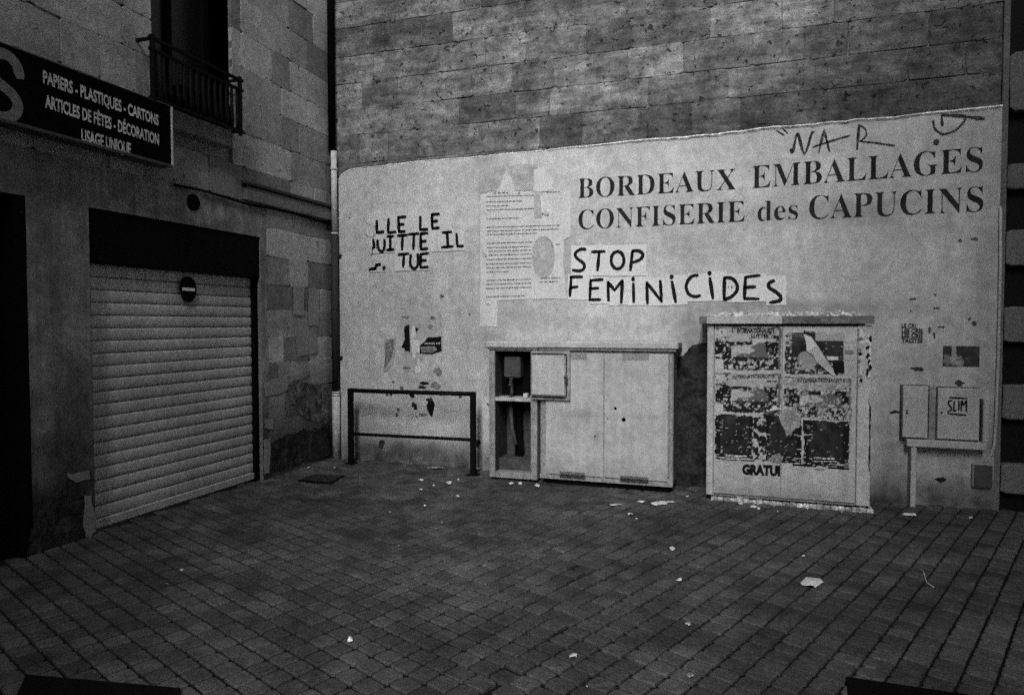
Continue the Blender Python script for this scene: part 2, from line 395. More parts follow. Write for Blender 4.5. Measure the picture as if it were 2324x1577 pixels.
def ptop(x):
    t = 3.405+.013*x+.010*nz_(x, 0, 1.3, 4)+.006*nz_(x, 0, 7, 1)
    if x < .36: t -= .14*(1-math.sqrt(max(0, 1-((.36-x)/.26)**2))) if x > .1 else .14
    return t
PX0 = .105
dirt_spots = [  # x, z, rx, rz, amount
]
def spot(px, py, rx, ry, a):
    x, z_ = W(px, py); dirt_spots.append((x, z_, rx/225, ry/225, a))
for s in ((1900, 480, 150, 26, .22), (2010, 470, 60, 30, .12), (1650, 470, 60, 22, .10), (1560, 410, 40, 20, .08), (1830, 700, 190, 16, .42), (1640, 690, 80, 20, .15),
          (1200, 420, 110, 34, .20), (1100, 560, 14, 190, .16), (1260, 590, 46, 60, .14), (1320, 610, 40, 40, .12), (1560, 560, 120, 26, .09), (1200, 720, 80, 26, .15), (950, 680, 90, 60, .08), (850, 640, 60, 70, .07),
          (1100, 780, 60, 60, .12), (900, 1015, 130, 34, .5), (1060, 990, 40, 60, .35), (1020, 1030, 140, 24, .38), (800, 960, 40, 60, .25), (2030, 1010, 50, 90, .34), (2030, 1110, 70, 40, .42),
          (2160, 1090, 90, 60, .32), (2240, 760, 26, 360, .22), (2252, 980, 24, 150, .30), (1570, 900, 50, 190, .40), (1580, 740, 60, 40, .16), (1400, 740, 160, 24, .10), (2070, 850, 70, 30, .12), (2190, 1130, 80, 22, .3), (960, 770, 60, 40, .10), (980, 880, 70, 40, .10)):
    spot(*s)
def pdirt_tone(u, z_):
    t = 1-.10*max(0, (u-4.5)/2.3)  # slight darkening towards the right end of the render
    for x, zz, rx, rz, a in dirt_spots:
        dx, dz = (u-x)/rx, (z_-zz)/rz
        if dx*dx+dz*dz < 7: t *= 1-a*math.exp(-dx*dx-dz*dz)*(1+.5*nz_(u, z_, 5, 2))
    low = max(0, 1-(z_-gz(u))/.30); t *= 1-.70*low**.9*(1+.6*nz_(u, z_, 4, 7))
    t *= 1+.10*nz_(u, z_, 1.7, 5)+.07*nz_(u, z_, 9, 8)
    return max(.08, min(1.25, t))
pl_ = sheet_grid('plaster_panel', 'w', PX0, XR, -.12, 3.5, .0225, 0, 'plaster', wall, pdirt_tone,
                 lambda u, z_: .0016*nz_(u, z_, 1.2, 1)+.0006*nz_(u, z_, 6, 3), top=ptop)
pl_.data.shade_smooth()
# uneven top edge of the render coat: pale colour paints in the light caught from x = 3 on
v = []; f = []; nn = 240
for i in range(nn+1):
    x = PX0+(XR-PX0)*i/nn; t = ptop(x); pr = .004+.016*min(1, max(0, (x-2.4)/1.2))+.005*nz_(x, 0, 14, 4); th = .010+.014*min(1, max(0, (x-2.2)/1.5))
    th *= 1+.5*nz_(x, 0, 9, 6)
    v += [(x, -.0005, t-th), (x, -max(.002, pr), t-th*.3), (x, -max(.001, pr*.6), t+.004), (x, .05, t+.010)]
for i in range(nn):
    for k in range(3): f.append((4*i+k, 4*i+4+k, 4*i+5+k, 4*i+1+k))
obj('render_edge', v, f, 'lip', wall)
v = []; nn = 150
for i in range(nn+1):
    x = .30+3.9*i/nn; t = ptop(x)+.006; hh_ = max(.0008, .008+.008*nz_(x, 0, 5, 12)+.005*nz_(x, 0, 17, 13))*min(1, i/8, (nn-i)/40)
    v += [(x, .0045-.0-.006, t), (x, -.0005+.0, t+hh_)]
obj('crack', [(a, .010, c) for a, b, c in v], [(2*i, 2*i+2, 2*i+3, 2*i+1) for i in range(nn)], 'void', wall)
# painted shop lettering on the render
for body, a, b, cap in (('BORDEAUX', (1312, 450), (1671, 430), 43), ('EMBALLAGES', (1706, 428), (2230, 389), 46),
                        ('CONFISERIE', (1313, 521), (1690, 503), 43), ('des', (1719, 502), (1811, 497), 44), ('CAPUCINS', (1836, 498), (2231, 480), 47)):
    p0, p1 = W(*a), W(*b)
    h = cap/220 if body[0] != 'd' else .185
    for o in lettering('w', body, p0, p1, h, .0065, 'ink_worn', pl_, bold=-.011, ser=True): pass
def onwall(pts, Y=0): return [W(a, b, Y) for a, b in pts]
def cr_(pts, x0, y0, s): return [((x0+a/s)*.9296, (y0+b/s)*.9296) for a, b in pts]
# sprayed tag above the lettering
K1 = lambda pts: onwall(cr_(pts, 1640, 0, 2.7023))
mb = MB(); rg_ = random.Random(5)
for ln, wd in (([(785, 985), (800, 1000), (830, 880), (875, 1015), (925, 870)], .030), ([(970, 1005), (1005, 855), (1040, 1000)], .026), ([(930, 972), (1040, 935), (1175, 895)], .018),
               ([(1222, 985), (1235, 830)], .028), ([(1232, 825), (1275, 850), (1280, 900), (1240, 935)], .020), ([(1250, 935), (1330, 942), (1470, 962)], .018), ([(690, 862), (745, 895)], .014), ([(725, 842), (765, 880)], .014),
               ([(1725, 800), (1735, 850), (1790, 885), (1870, 860), (1930, 800), (1935, 770)], .020), ([(1780, 760), (1900, 765), (2060, 785)], .032), ([(1780, 770), (1785, 830)], .024), ([(1745, 940)], .05), ([(940, 868), (925, 885)], .012)):
    strokes(mb, 'w', [K1(ln)], wd*.75, .0068, rg_, .35)
mb.build('sprayed_tag', 'spray_d', pl_)
# stencil (four short lines of capitals)
for k, tx in enumerate(('LE CRI', 'LES CRIS', 'LES CRIS', 'TACITES')):
    y = 743+k*11.2; a, b = ((2046, y), (2078 if k == 0 else 2094, y+1))
    lettering('w', tx, W(*a), W(*b), .040, .0068, 'spray_d', pl_, name='stencil_line', bold=.04, split=False)
# chips, scratches and holes in the render: display-space centre and size
chips = [(1003, 672, 7, 4), (1066, 712, 3, 2), (978, 921, 10, 19), (938, 917, 6, 8), (905, 930, 4, 5), (958, 880, 14, 5), (912, 880, 6, 4), (945, 945, 4, 2), (985, 786, 3, 4), (1062, 790, 2, 2), (1000, 894, 7, 4),
         (1108, 918, 4, 4), (1456, 795, 3, 3), (1434, 830, 3, 3), (2072, 678, 9, 3), (2124, 700, 6, 3), (2123, 668, 3, 2), (2066, 705, 2, 2), (2075, 880, 8, 3), (2030, 935, 10, 4), (2136, 1088, 10, 6), (2177, 868, 10, 8),
         (1322, 408, 3, 4), (2180, 545, 5, 5), (2212, 542, 6, 4), (1450, 590, 3, 2), (793, 493, 2, 3), (1045, 900, 8, 3), (880, 895, 5, 3), (2210, 735, 4, 7), (2200, 722, 3, 5), (1086, 1005, 9, 11), (868, 1008, 12, 13), (1070, 1018, 7, 10), (2085, 838, 14, 5), (2110, 750, 3, 9), (2120, 760, 3, 8), (2135, 743, 6, 3)]
rc = random.Random(8)
for i, (x, y, a, b) in enumerate(chips):
    u, zz = W(x*1.0, y*1.0)
    mb = MB()
    for q_ in range(4):
        bb_ = blob(u+rc.uniform(-.5, .5)*a/220, zz+rc.uniform(-.5, .5)*b/220, a/420, b/420, 8, .6, rc); mb.add([(c1, -.0058-.0002*q_-.0001*(i % 5), c2) for c1, c2 in bb_], [tuple(range(8))])
    o = mb.build('chip', 'mortar_dk' if a*b > 30 else 'spray', pl_)
# big patch of fallen render between the two cabinets
K6 = lambda pts: onwall(cr_(pts, 1150, 780, 3.4283))
edge = [(1705, 330), (1780, 300), (1820, 240), (1860, 215), (1920, 200), (2010, 190), (2040, 500), (2040, 1450), (1700, 1450), (1690, 900), (1700, 600)]
pts = K6(edge); dense = []
for i in range(len(pts)):
    a, b = pts[i], pts[(i+1) % len(pts)]
    for k in range(6):
        t = k/6; dense.append((a[0]+(b[0]-a[0])*t+rc.uniform(-.008, .008), a[1]+(b[1]-a[1])*t+rc.uniform(-.008, .008)))
dense = [(u, max(q, -.1)) for u, q in dense]
poly('bare_patch', 'w', dense, .0055, .002, 'mortar_dk', pl_)
# vertical cable down the right border, turning in to the small box
def cablep(pts, off): return [(W(a, b, -off)[0], -off, W(a, b, -off)[1]) for a, b in pts]
tag(tube('cable', cablep(((2271, 470), (2270, 620), (2266, 800), (2260, 960), (2256, 1010), (2250, 1030), (2240, 1042), (2233, 1055)), .022), .012, 'box_l'),
    'thin grey cable running down the right edge of the pale render', 'cable')

# ================================================================== RIGHT NEIGHBOUR: dark shopfront with toothed quoins
nb = thing('dark_shopfront', (8.5, .3, 0), 'black fronted shop beside the pale render, pale quoin stones tooth into it', 'shop')
box('facade', XR+.003, 11.5, .10, .5, -.3, 9.5, 'shop', nb, 0)
box('corner_pier', XR+.003, XR+.05, .01, .1, -.3, 9.5, 'quoin', nb, .003)
for k, (ya, yb) in enumerate(((120, 252), (372, 430), (521, 604), (696, 777), (873, 953), (1052, 1120))):
    za, zb = W(2290, yb)[1], W(2290, ya)[1]
    stone('w', XR+.052, 7.55, za, zb, .004, 'quoin', nb, gap=.002, name='quoin_stone', depth=.1)
for k in range(5):
    box('panel', 7.7+.7*k, 8.3+.7*k, .08, .11, .5, 2.6, 'dark', nb)

# ================================================================== LEFT BUILDING
lb = thing('left_building', (-.2, -3, 0), 'stone shop building with roller shutter, sign and barred window on the left', 'building')
YE = -8.5
def ldirt_tone(u, z_):
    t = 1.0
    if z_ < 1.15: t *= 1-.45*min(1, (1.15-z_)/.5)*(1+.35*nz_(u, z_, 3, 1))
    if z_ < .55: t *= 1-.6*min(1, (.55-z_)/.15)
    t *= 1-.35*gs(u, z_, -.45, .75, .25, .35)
    t *= 1-.30*math.exp(-((u+.05)/.10)**2)  # darker band along the corner with the gable wall
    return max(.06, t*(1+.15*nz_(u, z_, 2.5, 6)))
S0, S1 = -3.235, -1.285          # shutter opening
ZT = 2.47
mb = MB(); mb.box(-.35, -.04, S1, .2, -.2, ZT); mb.box(-.35, -.04, -3.72, S0, -.2, ZT); mb.box(-.35, -.04, YE, .2, ZT, 3.3)
mb.box(-.35, -.04, YE, -2.62, 3.3, 9.5); mb.box(-.35, -.04, -1.66, .2, 3.3, 9.5); mb.box(-.35, -.04, -2.62, -1.66, 5.8, 9.5); mb.box(-.35, -.04, YE, -5.1, -.2, ZT)
mb.build('backing', 'mortar', lb)
rs = random.Random(33)
# stones: z range list, y range, holes
def lay(u0, u1, z0, z1, hs, ws, m='stone_left', hole=None):
    z = z0
    while z < z1-.05:
        h = min(rs.choice(hs), z1-z)
        if z1-(z+h) < .1: h = z1-z
        u = u1
        while u > u0+.02:
            wd = rs.choice(ws); e = max(u-wd, u0)
            if e-u0 < .12: e = u0
            uu = [(e, u)]
            if hole:
                h0, h1, hz0, hz1 = hole
                if z+h > hz0+.02 and z < hz1-.02:
                    uu = [(a, b) for a, b in ((e, min(u, h0)), (max(e, h1), u)) if b-a > .03]
            for a, b in uu: stone('l', a, b, z, z+h, rs.uniform(-.003, .004), m, lb, gap=-.0008, j=.004, ch=.0035, dirt_shade=ldirt_tone)
            u = e
        z += h
lay(-1.185, -.01, -.06, 2.78, (.26, .29, .32), (.22, .34, .46, .6))
lay(-5.0, -.01, 2.80, 5.9, (.30, .33), (.32, .45, .6, .75), hole=(-2.62, -1.66, 3.42, 5.8))
# smooth render round the shutter
def lrend(name, u0, u1, z0, z1): return sheet_grid(name, 'l', u1, u0, z0, z1, .03, .002, 'render_left', lb, ldirt_tone, lambda a, b: .003*nz_(a, b, 2, 1))
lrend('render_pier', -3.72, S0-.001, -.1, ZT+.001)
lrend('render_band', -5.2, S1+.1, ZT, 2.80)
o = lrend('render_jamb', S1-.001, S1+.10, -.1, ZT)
mb = MB()
for a, b in ((S1, -.06), ): mb.add([(.002, a, -.1), (.002, a, ZT), (-.14, a, ZT), (-.14, a, -.1)], [(0, 1, 2, 3)])
mb.add([(.002, S0, -.1), (.002, S0, ZT), (-.14, S0, ZT), (-.14, S0, -.1)], [(3, 2, 1, 0)])
mb.add([(.002, S0, ZT), (.002, S1, ZT), (-.14, S1, ZT), (-.14, S0, ZT)], [(0, 1, 2, 3)])
mb.build('reveal', 'mortar', lb)
# pale scraped patches on the stones and piers
for pts in (((700, 655), (722, 655), (722, 740), (700, 738)), ((670, 760), (715, 752), (720, 800), (675, 810)), ((665, 650), (690, 652), (688, 716), (664, 716)), ((600, 870), (655, 850), (652, 885), (600, 900)), ((655, 855), (700, 842), (700, 850), (655, 870)),
            ((600, 950), (620, 955), (618, 972), (600, 972)), ((597, 1000), (612, 995), (610, 1070), (599, 1075)), ((190, 1130), (205, 1120), (216, 1200), (204, 1222), (190, 1215)), ((150, 1075), (200, 1068), (205, 1085), (170, 1095))):
    q = [L(a, b) for a, b in pts]; d = []
    for i in range(len(q)):
        a, b = q[i], q[(i+1) % len(q)]
        for k in range(4): t = k/4; d.append((a[0]+(b[0]-a[0])*t+rs.uniform(-.012, .012), a[1]+(b[1]-a[1])*t+rs.uniform(-.012, .012)))
    poly('pale_patch', 'l', d, .0105, .006, 'patch', lb)
for pts in (((608, 1010), (650, 985), (745, 965), (748, 1035), (690, 1045), (645, 1062), (612, 1078)), ((70, 1180), (95, 1130), (160, 1128), (196, 1132), (190, 1240), (120, 1262), (66, 1268)), ((655, 862), (742, 880), (745, 960), (690, 950), (652, 905))):
    q = [L(a, b) for a, b in pts]; d = []
    for i in range(len(q)):
        a, b = q[i], q[(i+1) % len(q)]
        for k in range(8): t = k/8; d.append((a[0]+(b[0]-a[0])*t+rs.uniform(-.022, .022), a[1]+(b[1]-a[1])*t+rs.uniform(-.022, .022)))
    poly('grime_patch', 'l', d, .0088, .004, 'mortar_dk' if pts[0][0] != 655 else 'grime', lb)
# shutter
sh = box('shutter_box', -.10, -.012, S0+.002, S1-.002, 2.065, ZT-.002, 'dark', lb, .004)
sr_ = obj('roller_shutter', *(lambda b: (b.v, b.f))((lambda b: (b.box(-.115, -.11, S0+.03, S1-.03, .0, 2.07), b)[1])(MB())), 'rail', lb)
for s0, s1 in ((S0+.002, S0+.045), (S1-.045, S1-.002)): box('guide_rail', -.10, -.045, s0, s1, .01, 2.064, 'dark', sr_, .003)
ns = 20; zz0, zz1 = .085, 2.062; hh = (zz1-zz0)/ns
prof = [(0, 0), (.008, .08), (.0125, .26), (.014, .5), (.0125, .74), (.008, .89), (.0, .95)]
v = [(-.100+a, s, b*hh) for s in (S0+.046, S1-.046) for a, b in prof]; n = len(prof)
slat_me = None
for k in range(ns):
    if slat_me is None:
        o = obj('slat', v, [(i+n, i, i+1, i+1+n)[::-1] for i in range(n-1)], 'shutter', sr_); slat_me = o.data
    else:
        o = bpy.data.objects.new('slat', slat_me); COL.objects.link(o); place(o, sr_)
    o.location = Vector(o.location)+Vector((rs.uniform(-.002, .002), 0, zz0+k*hh))
box('bottom_bar', -.105, -.07, S0+.046, S1-.046, .012, .082, 'shutter', sr_, .006)
# vent hole
u, zc = L(438, 460)
o = poly('vent_hole', 'l', [(u+.075*math.cos(t*math.pi/12), zc+.075*math.sin(t*math.pi/12)) for t in range(24)], .010, .006, 'void', lb)
# string course and cable line
box('string_course', -.03, .045, -1.53, -.02, 2.80, 2.945, 'quoin', lb, .012)
box('dark_strip', -.03, .065, -1.57, -.02, 2.952, 2.985, 'pipe_d', lb, .006)  # dark strip laid along the top of the string course
tag(tube('wall_cable', [(.022, -2.42+.1*k, 2.782+.012*math.sin(k*.5)) for k in range(25)], .011, 'dark'), 'black cable clipped along the stone wall above the round vent', 'cable')
# window with balcony guard
wz0, wz1, wy0, wy1 = 3.42, 5.8, -2.62, -1.66
wn = obj('window', [(-.34, wy0, wz0), (-.34, wy1, wz0), (-.34, wy1, wz1), (-.34, wy0, wz1)], [(0, 1, 2, 3)], 'void', lb)
mb = MB(); mb.box(-.33, -.27, wy1-.07, wy1-.002, wz0, wz1); mb.box(-.33, -.27, wy0+.002, wy0+.07, wz0, wz1); mb.box(-.33, -.27, -2.18, -2.12, wz0, wz1); mb.box(-.33, -.27, wy0+.07, wy1-.07, wz0, wz0+.12)
mb.build('frame', 'dark', wn)
box('pane', -.315, -.305, wy0+.07, -2.18, wz0+.12, wz1, 'glass', wn, 0); box('pane', -.315, -.305, -2.12, wy1-.07, wz0+.12, wz1, 'glass', wn, 0)
mb = MB(); mb.add([(0, wy1, wz0), (0, wy1, wz1), (-.34, wy1, wz1), (-.34, wy1, wz0)], [(0, 1, 2, 3)]); mb.add([(0, wy0, wz0), (0, wy0, wz1), (-.34, wy0, wz1), (-.34, wy0, wz0)], [(3, 2, 1, 0)])
mb.build('window_reveal', 'quoin', lb)
sy1, sz1 = L(528, 336, .10)
box('window_sill', -.3, .10, -2.72, sy1, sz1, 3.40, 'quoin', lb, .01)
gx = .16
gy1, gzt = L(544, 182, gx); gzb = L(542, 297, gx)[1]; gy0 = L(345, 90, gx)[0]; gm = L(544, 204, gx)[1]
gr = MB()
for zz in (gzb, gm, gzt): gr.box(gx-.012, gx+.012, gy0-.03, gy1+.04, zz-.012, zz+.012)
for zz in (gzb, gzt):
    for yy in (gy0, gy1): gr.box(-.05, gx+.012, yy-.012, yy+.012, zz-.011, zz+.011)
gr = gr.build('balcony_guard', 'iron', lb)
for k in range(14):
    yy = gy0+.04+k*((gy1-gy0-.08)/13)
    tube('baluster', [(gx, yy, gzb), (gx+.012*(k % 2), yy, gzb+.09), (gx, yy, gzb+.2), (gx, yy, gm)], [.014, .020, .015, .012], 'iron', gr, 6)
for yy in (gy0, gy1): box('guard_post', gx-.016, gx+.016, yy-.016, yy+.016, gzb-.04, gzt+.03, 'iron', gr)
mb = MB(); mb.box(.02, .12, -2.45, -1.8, 3.42, 3.62, .02); mb.build('planter', 'dark', gr)
# dark shop opening at the far left
box('shop_opening', -.3, -.12, -5.1, -3.722, -.1, ZT-.002, 'void', lb, 0)
box('opening_frame', -.12, .004, -3.80, -3.722, -.05, ZT-.004, 'dark', lb)
for k in range(3): box('dark_door_panel', -.118, -.09, -4.45-.45*k+.02, -4.02-.45*k, .05, ZT-.1, 'dark', lb)

# ------------------------------------------------------------------ shop sign
SX = .17
ybr = L(388, 300, SX)[0]
sg = thing('shop_sign', (SX/2, -3.4, 3.1), 'long dark shop sign with pale capitals above the roller shutter', 'sign')
zt, zb = 3.375, 2.905
box('board', .05, SX, -5.6, ybr, zb, zt, 'sign', sg, .004)
box('edge_trim', .045, SX+.006, ybr+.001, ybr+.018, zb-.006, zt+.006, 'pipe_w', sg, .002)
box('lower_trim', .045, SX+.012, -5.6, ybr, zb-.024, zb-.001, 'rail', sg, .003)
box('upper_trim', .045, SX+.006, -5.6, ybr, zt+.001, zt+.012, 'rail', sg, .003)
def KL(x, y): return L((0+x/2.56)*.9296, (100+y/2.56)*.9296, SX)
for body, a, b, cap in (('PAPIERS - PLASTIQUES - CARTONS', (268, 262), (990, 530), KL(268, 180)[1]-KL(268, 262)[1]), ('ARTICLES DE FÊTES - DÉCORATION', (280, 414), (992, 650), KL(283, 332)[1]-KL(283, 414)[1]), ('USAGE UNIQUE', (508, 628), (818, 714), KL(510, 546)[1]-KL(510, 628)[1])):
    lettering('l', body, KL(*a), KL(*b), cap, SX+.003, 'sign_t', sg, bold=.03)
# the large S that ends the shop name
S_ = [KL(*p) for p in ((122, 225), (100, 150), (40, 90), (-30, 80), (-80, 130), (-60, 210), (0, 270), (70, 330), (110, 400), (90, 460), (30, 480), (-50, 450), (-110, 380))]
mb = MB(); strokes(mb, 'l', [S_], .070, SX+.003, random.Random(1), 0.0); mb.build('large_letter', 'quoin', sg)

# ------------------------------------------------------------------ no entry plate on the shutter
u, zc = L(429, 657, -.06)
ne = thing('no_entry_plate', (-.06, u, zc), 'small round dark plate with a white bar on the shutter', 'sign')
def disc(r, n=28): return [(u+r*.82*math.cos(2*math.pi*t/n), zc+r*math.sin(2*math.pi*t/n)) for t in range(n)]
poly('plate', 'l', disc(.118), -.066, .004, 'dark', ne)
poly('bar', 'l', [(u-.075, zc-.012), (u+.075, zc-.012), (u+.075, zc+.014), (u-.075, zc+.014)], -.0635, .002, 'paper', ne)

# ------------------------------------------------------------------ downpipe in the corner
dp = thing('downpipe', (.08, -.07, 0), 'round downpipe in the corner, white and black lengths between the two walls', 'pipe')
px_, py_ = .082, -.062
def zp(y): return W(763, y, py_)[1]
tube('pipe_length', [(px_, py_, -.02), (px_, py_, zp(888))], .046, 'pipe_w', dp, 16)
tube('pipe_length', [(px_, py_, zp(888)), (px_, py_, zp(527))], .040, 'pipe_d', dp, 16)
tube('pipe_length', [(px_, py_, zp(527)), (px_, py_, zp(343))], .034, 'pipe_w', dp, 16)
tube('pipe_length', [(px_-.03, py_+.01, zp(343)), (px_-.03, py_+.01, 9.0)], .042, 'dark', dp, 12)
for y in (890, 896, 384, 530, 700): tube('collar', [(px_, py_, zp(y)-.010), (px_, py_, zp(y)+.010)], .049 if y > 700 else .042, 'pipe_w' if y != 700 else 'pipe_d', dp, 16)
for zz in (1.2, 2.4): box('bracket', px_-.01, px_+.06, -.03, .004, zz-.015, zz+.015, 'pipe_d', dp, .002)

# ------------------------------------------------------------------ barrier
ba = thing('steel_barrier', (1.2, -.33, 0), 'low black steel hoop barrier standing before the render by the downpipe', 'barrier')
(xa, ya), (xb, yb) = G(797, 1051), G(1074, 1077)
ta, tb = .5*(W(797, 880, ya)[1]+W(1074, 888, yb)[1]), 0
tb = W(1074, 889, yb)[1]; ta = W(797, 881, ya)[1]
hw = .027
for x, y, t in ((xa, ya, ta), (xb, yb, tb)): box('post', x-hw, x+hw, y-hw, y+hw, gz(x)-.03, t, 'iron', ba, .004)
def bar(name, z0, z1, r):
    d = Vector((xb-xa, yb-ya, z1-z0)).normalized()*.028; a = Vector((xa, ya, z0))+d; b = Vector((xb, yb, z1))-d
    tube(name, [a, a.lerp(b, .3)+Vector((0, 0, -.002)), a.lerp(b, .7), b], r, 'iron', ba, 8)
bar('top_rail', ta-.024, tb-.024, .024); bar('mid_rail', W(797, 984, ya)[1], W(1074, 998, yb)[1], .018)
for x, y in ((xa, ya), (xb, yb)): box('foot_plate', x-.06, x+.06, y-.06, y+.06, gz(x)-.01, gz(x)+.008, 'iron', ba, .002)

# ------------------------------------------------------------------ cabinets
def cw(px, py, Y): return W(px, py, Y)
# 1. narrow open cabinet
Y1 = -.42
x0, x1 = cw(1110, 930, Y1)[0], cw(1219, 930, Y1)[0]; zb_, zt_ = gz(2.4)+.02, cw(1160, 790, Y1)[1]
oc = thing('open_cabinet', ((x0+x1)/2, -.2, gz(2.4)), 'narrow pale utility cabinet with its inside open, left of the double one', 'cabinet')
ix0, ix1 = cw(1123, 900, Y1)[0], cw(1204, 900, Y1)[0]; zi0, zi1 = cw(1160, 1072, Y1)[1], cw(1160, 797, Y1)[1]
zs0, zs1 = cw(1160, 911, Y1)[1], cw(1160, 903, Y1)[1]
mb = MB(); mb.box(x0, ix0, Y1, -.015, zb_, zt_, .006); mb.box(ix1, x1, Y1, -.015, zb_, zt_, .006); mb.build('side_panel', 'cab_d', oc)
box('bottom_rail', ix0+.001, ix1-.001, Y1+.004, -.015, zb_, zi0, 'cab_d', oc)
box('top_rail', ix0+.001, ix1-.001, Y1+.004, -.015, zi1, zt_, 'cab', oc)
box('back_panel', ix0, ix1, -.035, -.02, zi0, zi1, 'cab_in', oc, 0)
box('upper_shade', ix0+.002, ix1-.002, -.20, -.19, zs1, zi1, 'void', oc, 0)  # black sheet added in place of shade in the upper bay
box('shelf', ix0+.001, ix1-.001, Y1+.008, -.04, zs0, zs1, 'cab', oc)
box('lid', x0-.035, x1+.03, Y1-.04, -.012, zt_+.003, cw(1160, 775, Y1-.04)[1], 'cab', oc, .010)
box('lid_lip', x0-.018, x1+.015, Y1-.022, -.013, zt_-.012, zt_+.002, 'cab_d', oc, .003)
box('plinth', x0+.02, x1-.02, Y1+.03, -.03, gz(2.4)-.05, zb_-.001, 'dark', oc, .003)  # black colour paints in the shade under the cabinet
kx = (ix0+ix1)/2
box('meter_unit', ix0+.07, ix0+.25, -.34, -.21, zi1-.28, zi1-.06, 'metal_in', oc, .012)
tube('cable', [(ix0+.14, -.3, zi1-.28), (ix0+.15, -.31, zi1-.36), (ix0+.14, -.3, zi1-.42), (ix0+.16, -.32, zs1+.06), (ix0+.13, -.3, zs1)], [.014, .018, .014, .022, .014], 'metal_in', oc, 7)
mb = MB()
for k in range(9): mb.box(ix0+.11+rs.uniform(0, .07), ix0+.14+rs.uniform(0, .08), -.36, -.33, zs1+.03*k, zs1+.03*k+.02, .003)
mb.build('terminal_block', 'metal_in', oc)
box('junction_box', ix1-.10, ix1-.05, -.36, -.30, zs1+.001, zs1+.045, 'pipe_w', oc)
mb = MB()
for dx in (0, .035, .06): mb.tube([(ix0+.13+dx, -.14, zs0), (ix0+.125+dx, -.15, .6), (ix0+.15+dx, -.16, .3), (ix0+.14+dx, -.15, zi0)], .015, 7)
mb.build('cable_bundle', 'dark', oc, True)
tube('conduit', [(ix0+.10, -.2, .75), (ix0+.12, -.22, .5), (ix0+.17, -.23, .32)], .02, 'metal_in', oc)
tube('loop_cable', [(ix1-.02, -.06, .85), (ix1-.09, -.06, .84), (ix1-.17, -.06, .76), (ix1-.20, -.06, .62)], .006, 'dark', oc, 6)
mb = MB(); mb.box(ix0+.0005, ix0+.002, Y1+.012, -.03, zi0, zi1); mb.box(ix1-.002, ix1-.0005, Y1+.012, -.03, zi0, zi1); mb.build('shade_lining', 'cab_in', oc)
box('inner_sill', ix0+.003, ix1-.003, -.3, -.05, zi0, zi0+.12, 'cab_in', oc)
# its door swung right back over the double cabinet
dY = Y1-.055
dx0, dx1 = cw(1206, 850, dY)[0], cw(1293, 850, dY)[0]; dz0, dz1 = cw(1250, 908, dY)[1], cw(1250, 796, dY)[1]
dd = box('open_door', dx0, dx1, dY+.012, dY+.022, dz0, dz1, 'cab_d', oc, .003)
box('door_face', dx0+.006, dx1-.055, dY-.002, dY+.011, dz0+.050, dz1-.040, 'cab', dd, .003)
box('flange', dx0+.003, dx1-.04, dY-.010, dY+.010, dz1-.036, dz1-.028, 'dark', dd, .002); box('flange', dx0+.006, dx1-.04, dY-.010, dY+.010, dz0+.030, dz0+.038, 'dark', dd, .002)
box('flange', dx1-.038, dx1-.031, dY-.004, dY+.010, dz0+.04, dz1-.04, 'dark', dd, .001)
mb = MB(); zc_ = (dz0+dz1)/2-.03; mb.box(dx1-.05, dx1-.02, dY-.022, dY-.004, zc_-.035, zc_-.005, .004); mb.box(dx1-.056, dx1-.03, dY-.018, dY-.004, zc_+.005, zc_+.03, .004); mb.tube([(dx1-.045, dY-.02, zc_-.03), (dx1-.025, dY-.03, zc_-.04), (dx1-.022, dY-.02, zc_+.03)], .006, 6)
mb.build('latch', 'metal_in', dd)
# 2. double cabinet
x0, x1 = cw(1225, 930, Y1)[0], cw(1528, 930, Y1)[0]; zb_ = gz(3.4)+.055; zt_ = cw(1400, 792, Y1)[1]
dc = thing('double_cabinet', ((x0+x1)/2, -.2, gz(3.4)), 'wide pale two-door utility cabinet with four louvred vents, below STOP', 'cabinet')
box('body', x0, x1, Y1+.012, -.015, zb_, zt_, 'cab_d', dc, .012)
box('plinth', x0+.03, x1-.03, Y1+.05, -.03, gz(3.4)-.06, zb_-.001, 'dark', dc, .003)  # black colour stands in for the shadow of the recess
d0, dm, d1 = cw(1239, 930, Y1)[0], cw(1371, 930, Y1)[0], cw(1516, 930, Y1)[0]; zd0, zd1 = zb_+.055, zt_-.045
for a, b in ((d0, dm-.003), (dm+.003, d1)):
    dr = box('door', a, b, Y1-.008, Y1+.011, zd0, zd1, 'cab', dc, .006)
    for px0, px1, py0, py1 in (((1294, 1332, 801, 815), (1271, 1329, 1068, 1083)) if a == d0 else ((1412, 1473, 802, 817), (1409, 1473, 1078, 1092))):
        va, vb = cw(px0, 900, Y1)[0], cw(px1, 900, Y1)[0]; vz0, vz1 = cw(px0, py1, Y1)[1], cw(px0, py0, Y1)[1]
        mb = MB()
        for k in range(6):
            zz = vz0+(vz1-vz0)*(k+.2)/6; mb.box(va, vb, Y1-.0135, Y1-.0085, zz, zz+(vz1-vz0)/12, .0015)
        mb.build('vent', 'pipe_d' if py0 > 1000 else 'cab_d', dr)
ex = cw(1516, 930, Y1)[0]
mb = MB(); mb.tube([(ex+.008, Y1-.004, zd0+.05), (ex+.008, Y1-.004, zd1-.05)], .008, 6); mb.build('hinge', 'cab_d', dc)
box('lid', x0-.02, x1+.045, Y1-.045, -.012, zt_+.004, cw(1400, 776, Y1-.045)[1], 'cab', dc, .010)
box('lid_lip', x0-.005, x1+.025, Y1-.024, -.013, zt_-.018, zt_+.003, 'cab_d', dc, .003)
